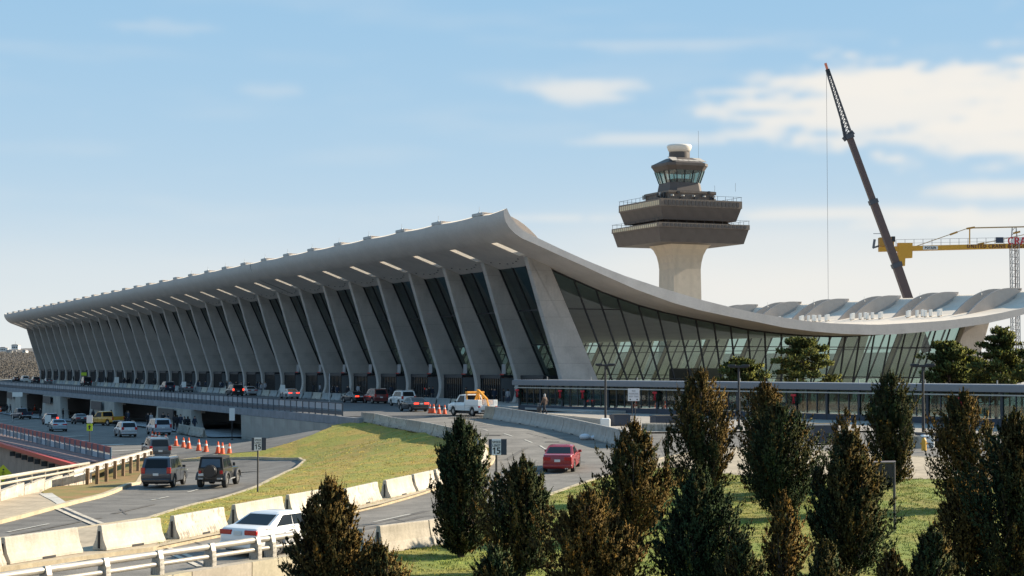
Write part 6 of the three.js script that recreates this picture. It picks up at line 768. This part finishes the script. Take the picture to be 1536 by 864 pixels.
function cedar(o) {                         // x px, top py, base py, half width px, widest level (0..1 from base), bronze amount
  const b = o.f ? (() => { const p = pxZ(o.x, 800, o.f); p.y = Hf(p.x, p.z) + 0.12; return p; })() : pxH(o.x, o.base, 0.12); const f = -b.z, topY = pxZ(o.x, o.top, f).y, H = topY - b.y, Rm = o.hw * 1.28 * f / F, R = rng(o.seed); const g = group(b.x, b.y, b.z, 0);
  const pw = o.pow ?? 1.4, tapr = t => t < o.wide ? mix(0.76, 1, Math.pow(t / o.wide, 0.6)) : Math.pow(Math.max(0, 1 - Math.pow((t - o.wide) / (1 - o.wide), pw)), 0.9);
  const n0 = Math.round((o.n ?? 170) * 1.9), list = [], twigs = [];
  const tint = (ang, t, j) => { const bz = smooth(0.25, 0.85, fbm(Math.cos(ang) * 1.1 + 7, t * 4 + Math.sin(ang) * 1.1, o.seed, 3) * 1.1 + 0.75 * (o.bronze - 0.5) + (j - 0.5) * 0.22 - 0.04); return [mix(0.032, 0.155, bz), mix(0.054, 0.094, bz), mix(0.016, 0.020, bz)]; };
  // several leaders: the main spire and lesser ones beside it, so the outline breaks into separate tips
  const lead = [{ x: 0, z: 0, h: H, r: 1 }]; const nl = o.leaders ?? 7; for (let k = 0; k < nl; k++) { const a = k * 2.4 + R() * 1.2, h = H * mix(0.42, 0.93, Math.pow(R(), 0.8)), rr = Rm * tapr(Math.min(0.97, h / H)) * mix(0.5, 0.95, R()) + 0.05; lead.push({ x: Math.cos(a) * rr, z: Math.sin(a) * rr, h: Math.min(H * 0.95, h + 0.12 * H * R()), r: mix(0.32, 0.6, R()) }); }
  for (let i = 0; i < n0; i++) {
    const ld = R() < 0.5 ? lead[0] : lead[1 + Math.floor(R() * nl)] ?? lead[0], main = ld === lead[0]; const t = 0.01 + 0.98 * Math.pow((i + R()) / n0, 0.9), ang = i * 2.39996 + R() * 0.9, big = R(), lobe = 0.55 + 0.85 * vnoise(Math.cos(ang) * 1.6 + 5, Math.sin(ang) * 1.6 + t * H * 0.9, o.seed + 3);
    const tt = main ? t : mix(Math.max(0.03, ld.h / H - 0.5), 1, t) , hh = main ? t * H * 0.96 : tt * ld.h * 0.97; const reach = (main ? Rm * tapr(t) : Rm * ld.r * Math.pow(1 - t, 0.75)) * (0.55 + 0.45 * big) * lobe + 0.04, lift = (reach * (0.8 + 0.6 * R()) + 0.14) * (o.up ?? 1), y0 = hh - lift * 0.7; const ax = main ? 0 : ld.x * smooth(0, 0.6, hh / ld.h), az = main ? 0 : ld.z * smooth(0, 0.6, hh / ld.h);
    const root = Vc(ax, Math.max(0.1, y0), az), tip = Vc(ax + Math.cos(ang) * reach, Math.min(ld.h, Math.max(0.25, y0 + lift)), az + Math.sin(ang) * reach), dir = tip.clone().sub(root).normalize(); twigs.push([root, tip]); const c = tint(ang, hh / H, R()); const m = Math.round((o.dens ?? 15) * 2.5 * (0.5 + 0.9 * reach / Rm));
    const nrm = Vc(ax * 0.8 + Math.cos(ang) * reach, 0.35 * Rm, az * 0.8 + Math.sin(ang) * reach).normalize();
    for (let k = 0; k < m; k++) { const s = Math.pow(R(), 0.5), w = 0.22 * reach * (1.15 - s) + 0.06; const p = root.clone().lerp(tip, s).add(Vc((R() - .5) * w, (R() - .4) * w * 1.7, (R() - .5) * w)); if (p.y < 0.08) p.y = 0.08 + R() * 0.2; list.push({ p, d: Vc(dir.x * 0.55, 1.0, dir.z * 0.55), n: nrm, l: mix(0.065, 0.14, R()) * (o.leaf ?? 1), c }); }
    if (big > 0.4) { const L = 0.12 + 0.3 * R(), dx = dir.x * 0.5 + (R() - .5) * .6, dz = dir.z * 0.5 + (R() - .5) * .6; for (let k = 0; k < 7; k++) { const s = k / 7 * L; list.push({ p: tip.clone().add(Vc(dx * s, s, dz * s)), d: Vc(dx * 0.6, 1, dz * 0.6), n: nrm, l: 0.075 * (1.2 - k / 9), c }); } }
  }
  for (const ld of lead) for (let k = 0; k < (ld === lead[0] ? 110 : 40); k++) { const t = R(); list.push({ p: Vc(ld.x + (R() - .5) * 0.16 * (1 - t), ld.h * (0.88 + 0.13 * t), ld.z + (R() - .5) * 0.16 * (1 - t)), d: Vc((R() - .5) * .4, 1, (R() - .5) * .4), n: Vc(R() - .5, 0.6, R() - .5), l: 0.08, c: tint(k, 0.95, R()) }); }
  const tr = [rod(Vc(0, -0.2, 0), Vc(0, H * 0.94, 0), 0.08 + H * 0.012, 8, 0.012)]; for (const ld of lead.slice(1)) tr.push(rod(Vc(0, ld.h * 0.15, 0), Vc(ld.x, ld.h * 0.6, ld.z), 0.045, 6, 0.03), rod(Vc(ld.x, ld.h * 0.6, ld.z), Vc(ld.x, ld.h * 0.97, ld.z), 0.03, 6, 0.008));
  part(g, 'trunk', merge(tr), barkM); part(g, 'limbs', merge(twigs.filter((_, i) => i % 3 === 0).map(([a, c]) => rod(a, a.clone().lerp(c, 0.85), 0.02, 4, 0.005))), barkM); part(g, 'crown', sprayMesh(list, o.seed + 1), leafM);
  return top(g, 'cedar_tree', o.label, 'tree', 'cedars in the foreground');
}
const cedars = [
  { x: 492, top: 718, f: 47, hw: 62, wide: 0.22, bronze: 0.62, seed: 101, n: 210, dens: 17, pow: 1.15, label: 'ragged bronze-tipped cedar in front of the white sedan' },
  { x: 566, top: 818, f: 46, hw: 42, wide: 0.3, bronze: 0.75, seed: 102, n: 90, dens: 12, pow: 1.2, label: 'low bushy bronze cedar at the foot of the ragged cedar' },
  { x: 691, top: 625, base: 836, hw: 46, wide: 0.42, bronze: 0.38, seed: 103, n: 260, dens: 17, pow: 1.9, up: 1.3, label: 'tall dark columnar cedar hiding the nose of the grass bank' },
  { x: 784, top: 684, base: 866, hw: 56, wide: 0.3, bronze: 0.4, seed: 104, n: 210, dens: 15, pow: 1.35, label: 'dark pointed cedar right of the ramp speed sign' },
  { x: 884, top: 735, f: 49, hw: 80, wide: 0.25, bronze: 0.95, seed: 105, n: 210, dens: 13, pow: 1.3, label: 'broad loose golden-bronze cedar below the red sedan' },
  { x: 952, top: 627, base: 812, hw: 58, wide: 0.3, bronze: 0.72, seed: 106, n: 230, dens: 15, pow: 1.2, label: 'spired bronze cedar in front of the parking sign' },
  { x: 1052, top: 552, base: 752, hw: 46, wide: 0.45, bronze: 0.6, seed: 107, n: 270, dens: 16, pow: 1.9, up: 1.4, label: 'tallest olive columnar cedar left of the twin-headed lamp post' },
  { x: 1048, top: 702, f: 50, hw: 74, wide: 0.25, bronze: 0.18, seed: 108, n: 240, dens: 16, pow: 1.25, label: 'deep green pointed cedar at the foot of the tallest cedar' },
  { x: 1148, top: 570, base: 748, hw: 40, wide: 0.4, bronze: 0.9, seed: 109, n: 200, dens: 14, pow: 1.6, up: 1.3, label: 'rusty-topped cedar behind the broad dark cedar' },
  { x: 1168, top: 606, base: 780, hw: 55, wide: 0.4, bronze: 0.35, seed: 110, n: 280, dens: 17, pow: 1.8, up: 1.3, label: 'broad dark cedar beside the slate blue planter box' },
  { x: 1176, top: 738, f: 50, hw: 32, wide: 0.3, bronze: 0.85, seed: 111, n: 80, dens: 9, pow: 1.1, label: 'small thin bronze sapling before the broad dark cedar' },
  { x: 1272, top: 640, f: 54, hw: 54, wide: 0.3, bronze: 0.42, seed: 112, n: 300, dens: 17, pow: 1.35, label: 'large dark cedar left of the framed sign' },
  { x: 1337, top: 557, base: 732, hw: 37, wide: 0.42, bronze: 0.25, seed: 113, n: 240, dens: 16, pow: 1.9, up: 1.4, label: 'tall black-green cedar behind the framed sign' },
  { x: 1447, top: 583, base: 765, hw: 46, wide: 0.38, bronze: 0.85, seed: 114, n: 240, dens: 15, pow: 1.6, up: 1.2, label: 'rust-brown cedar right of the last twin-headed lamp post' },
  { x: 1443, top: 718, f: 52, hw: 50, wide: 0.3, bronze: 0.8, seed: 115, n: 150, dens: 13, pow: 1.2, label: 'thin bronze cedar on the lawn right of the framed sign' },
  { x: 1524, top: 612, f: 51, hw: 78, wide: 0.3, bronze: 0.45, seed: 116, n: 300, dens: 17, pow: 1.3, label: 'large black-green cedar beside the thin bronze cedar' },
  { x: 1338, top: 826, f: 46, hw: 26, wide: 0.3, bronze: 0.8, seed: 117, n: 60, dens: 10, pow: 1.1, label: 'small bronze sapling at the foot of the framed sign' },
  { x: 1398, top: 792, f: 46.5, hw: 36, wide: 0.3, bronze: 0.4, seed: 119, n: 90, dens: 13, pow: 1.2, label: 'low dark cedar between the bronze sapling and the thin bronze cedar' },
  { x: 1112, top: 806, f: 46.5, hw: 34, wide: 0.3, bronze: 0.35, seed: 120, n: 90, dens: 13, pow: 1.2, label: 'low green cedar at the right foot of the deep green cedar' },
  { x: 1238, top: 812, f: 46, hw: 34, wide: 0.3, bronze: 0.45, seed: 121, n: 80, dens: 13, pow: 1.2, label: 'low dark cedar at the left foot of the large dark cedar' },
  { x: 742, top: 822, f: 47, hw: 34, wide: 0.3, bronze: 0.3, seed: 122, n: 80, dens: 13, pow: 1.2, label: 'low dark cedar at the left foot of the dark pointed cedar' },
  { x: 1270, top: 612, base: 716, hw: 30, wide: 0.35, bronze: 0.95, seed: 118, n: 80, dens: 8, pow: 1.2, label: 'thin rusty young cedar behind the large dark cedar' },
];
for (const c of cedars) cedar(c);
// ================================================================== PINES behind the walkway: tiered pads of needles
function pine(px, topPy, hwPx, f, seed, label) {
  const b = pxZ(px, 600, f); b.y = Math.min(0, Hf(b.x, b.z)); const H = pxZ(px, topPy, f).y - b.y, W = hwPx * f / F, R = rng(seed), g = group(b.x, b.y, b.z), list = [], limbs = [];
  for (let i = 0; i < 34; i++) { const t = 0.25 + 0.75 * Math.pow((i + 0.5) / 34, 0.8), a = i * 2.4 + R(), reach = W * (0.35 + 0.75 * R()) * Math.pow(1.06 - t, 0.5) * 1.25; const root = Vc(0, t * H * 0.9, 0), tip = Vc(Math.cos(a) * reach, Math.min(H, t * H * 0.9 + 0.25 + R() * 0.5), Math.sin(a) * reach); limbs.push(rod(root, tip, 0.05, 5, 0.015)); for (let p = 0; p < 4; p++) { const s = 0.4 + 0.62 * R(), c = root.clone().lerp(tip, s).add(Vc((R() - .5) * .6, (R() - .3) * .3, (R() - .5) * .6)), rad = 0.3 + 0.4 * R(); const gr = R(), k = [mix(0.09, 0.19, gr), mix(0.115, 0.19, gr), mix(0.025, 0.04, gr)]; for (let q = 0; q < 42; q++) { const an = R() * 6.28, rr = Math.sqrt(R()) * rad; list.push({ p: Vc(c.x + Math.cos(an) * rr, c.y + (R() - 0.4) * rad * 0.75, c.z + Math.sin(an) * rr), d: Vc(Math.cos(an) * 0.5, 0.8, Math.sin(an) * 0.5), n: Vc(c.x / W * 0.7, 0.7, c.z / W * 0.7), l: 0.2 + 0.16 * R(), c: k }); } } }
  part(g, 'trunk', rod(Vc(0, -0.2, 0), Vc(0, H * 0.95, 0), 0.16, 8, 0.04), barkM); part(g, 'limbs', merge(limbs), barkM); part(g, 'needles', sprayMesh(list, seed + 3), leafM); top(g, 'pine_tree', label, 'tree', 'pines behind the walkway');
}
pine(1205, 506, 66, 168, 201, 'broad tiered pine rising over the walkway roof'); pine(1112, 540, 44, 172, 202, 'low spreading pine over the walkway beside the tallest cedar'); pine(1424, 512, 50, 150, 203, 'ragged pine over the walkway beside the last lamp post'); pine(1504, 494, 52, 146, 204, 'ragged pine at the corner of the terminal beside another pine'); pine(1462, 540, 36, 152, 205, 'small dark pine filling the gap between two ragged pines'); pine(1560, 510, 44, 140, 206, 'ragged pine past the corner of the terminal');
// ================================================================== GRASS BLADES and fallen litter
{
  const R = rng(77), tri = (() => { const pos = []; for (let k = 0; k < 6; k++) { const a = R() * 6.28, x = (R() - .5) * 0.16, z = (R() - .5) * 0.16, l = 0.03 + R() * 0.03, w = 0.014; pos.push(x - w * Math.cos(a), 0, z - w * Math.sin(a), x + w * Math.cos(a), 0, z + w * Math.sin(a), x + (R() - .5) * 0.06, l, z + (R() - .5) * 0.06); } const g = new THREE.BufferGeometry(); g.setAttribute('position', new THREE.Float32BufferAttribute(pos, 3)); g.computeVertexNormals(); return g; })();
  const scatter = (poly, N, name, label) => { let x0 = 1e9, x1 = -1e9, z0 = 1e9, z1 = -1e9; for (const [x, z] of poly) { x0 = Math.min(x0, x); x1 = Math.max(x1, x); z0 = Math.min(z0, z); z1 = Math.max(z1, z); } const pts = []; let guard = 0; while (pts.length < N && guard++ < N * 8) { const x = mix(x0, x1, R()), z = mix(z0, z1, R()); if (inPoly(poly, x, z) && -z > 40 && Math.abs(x) < -z * 0.33) pts.push([x, z]); } const im = new THREE.InstancedMesh(tri, name === 'lawn_grass' ? M(0.25, 0.275, 0.06, 1) : M(0.42, 0.36, 0.09, 1), pts.length), m4 = new THREE.Matrix4(), q = new THREE.Quaternion(), up = Vc(0, 1, 0); pts.forEach(([x, z], i) => { const s = 0.7 + R() * 0.9; q.setFromAxisAngle(up, R() * 6.28); m4.compose(Vc(x, Hf(x, z) + 0.14, z), q, Vc(s, s * (0.6 + R()), s)); im.setMatrixAt(i, m4); const d = fbm(x * 0.35, z * 0.35, 63, 3), k = 0.7 + R() * 0.6; im.setColorAt(i, col(k * mix(0.8, 1.25, d), k, k * 0.9)); }); stuff(im, name, label, 'grass'); };
  scatter(bankEdge, 9000, 'bank_grass', 'short dry winter grass on the bank between the roads'); scatter(lawnEdge, 22000, 'lawn_grass', 'short winter grass on the lawn among the cedars');
}
renderer.render(scene, camera);
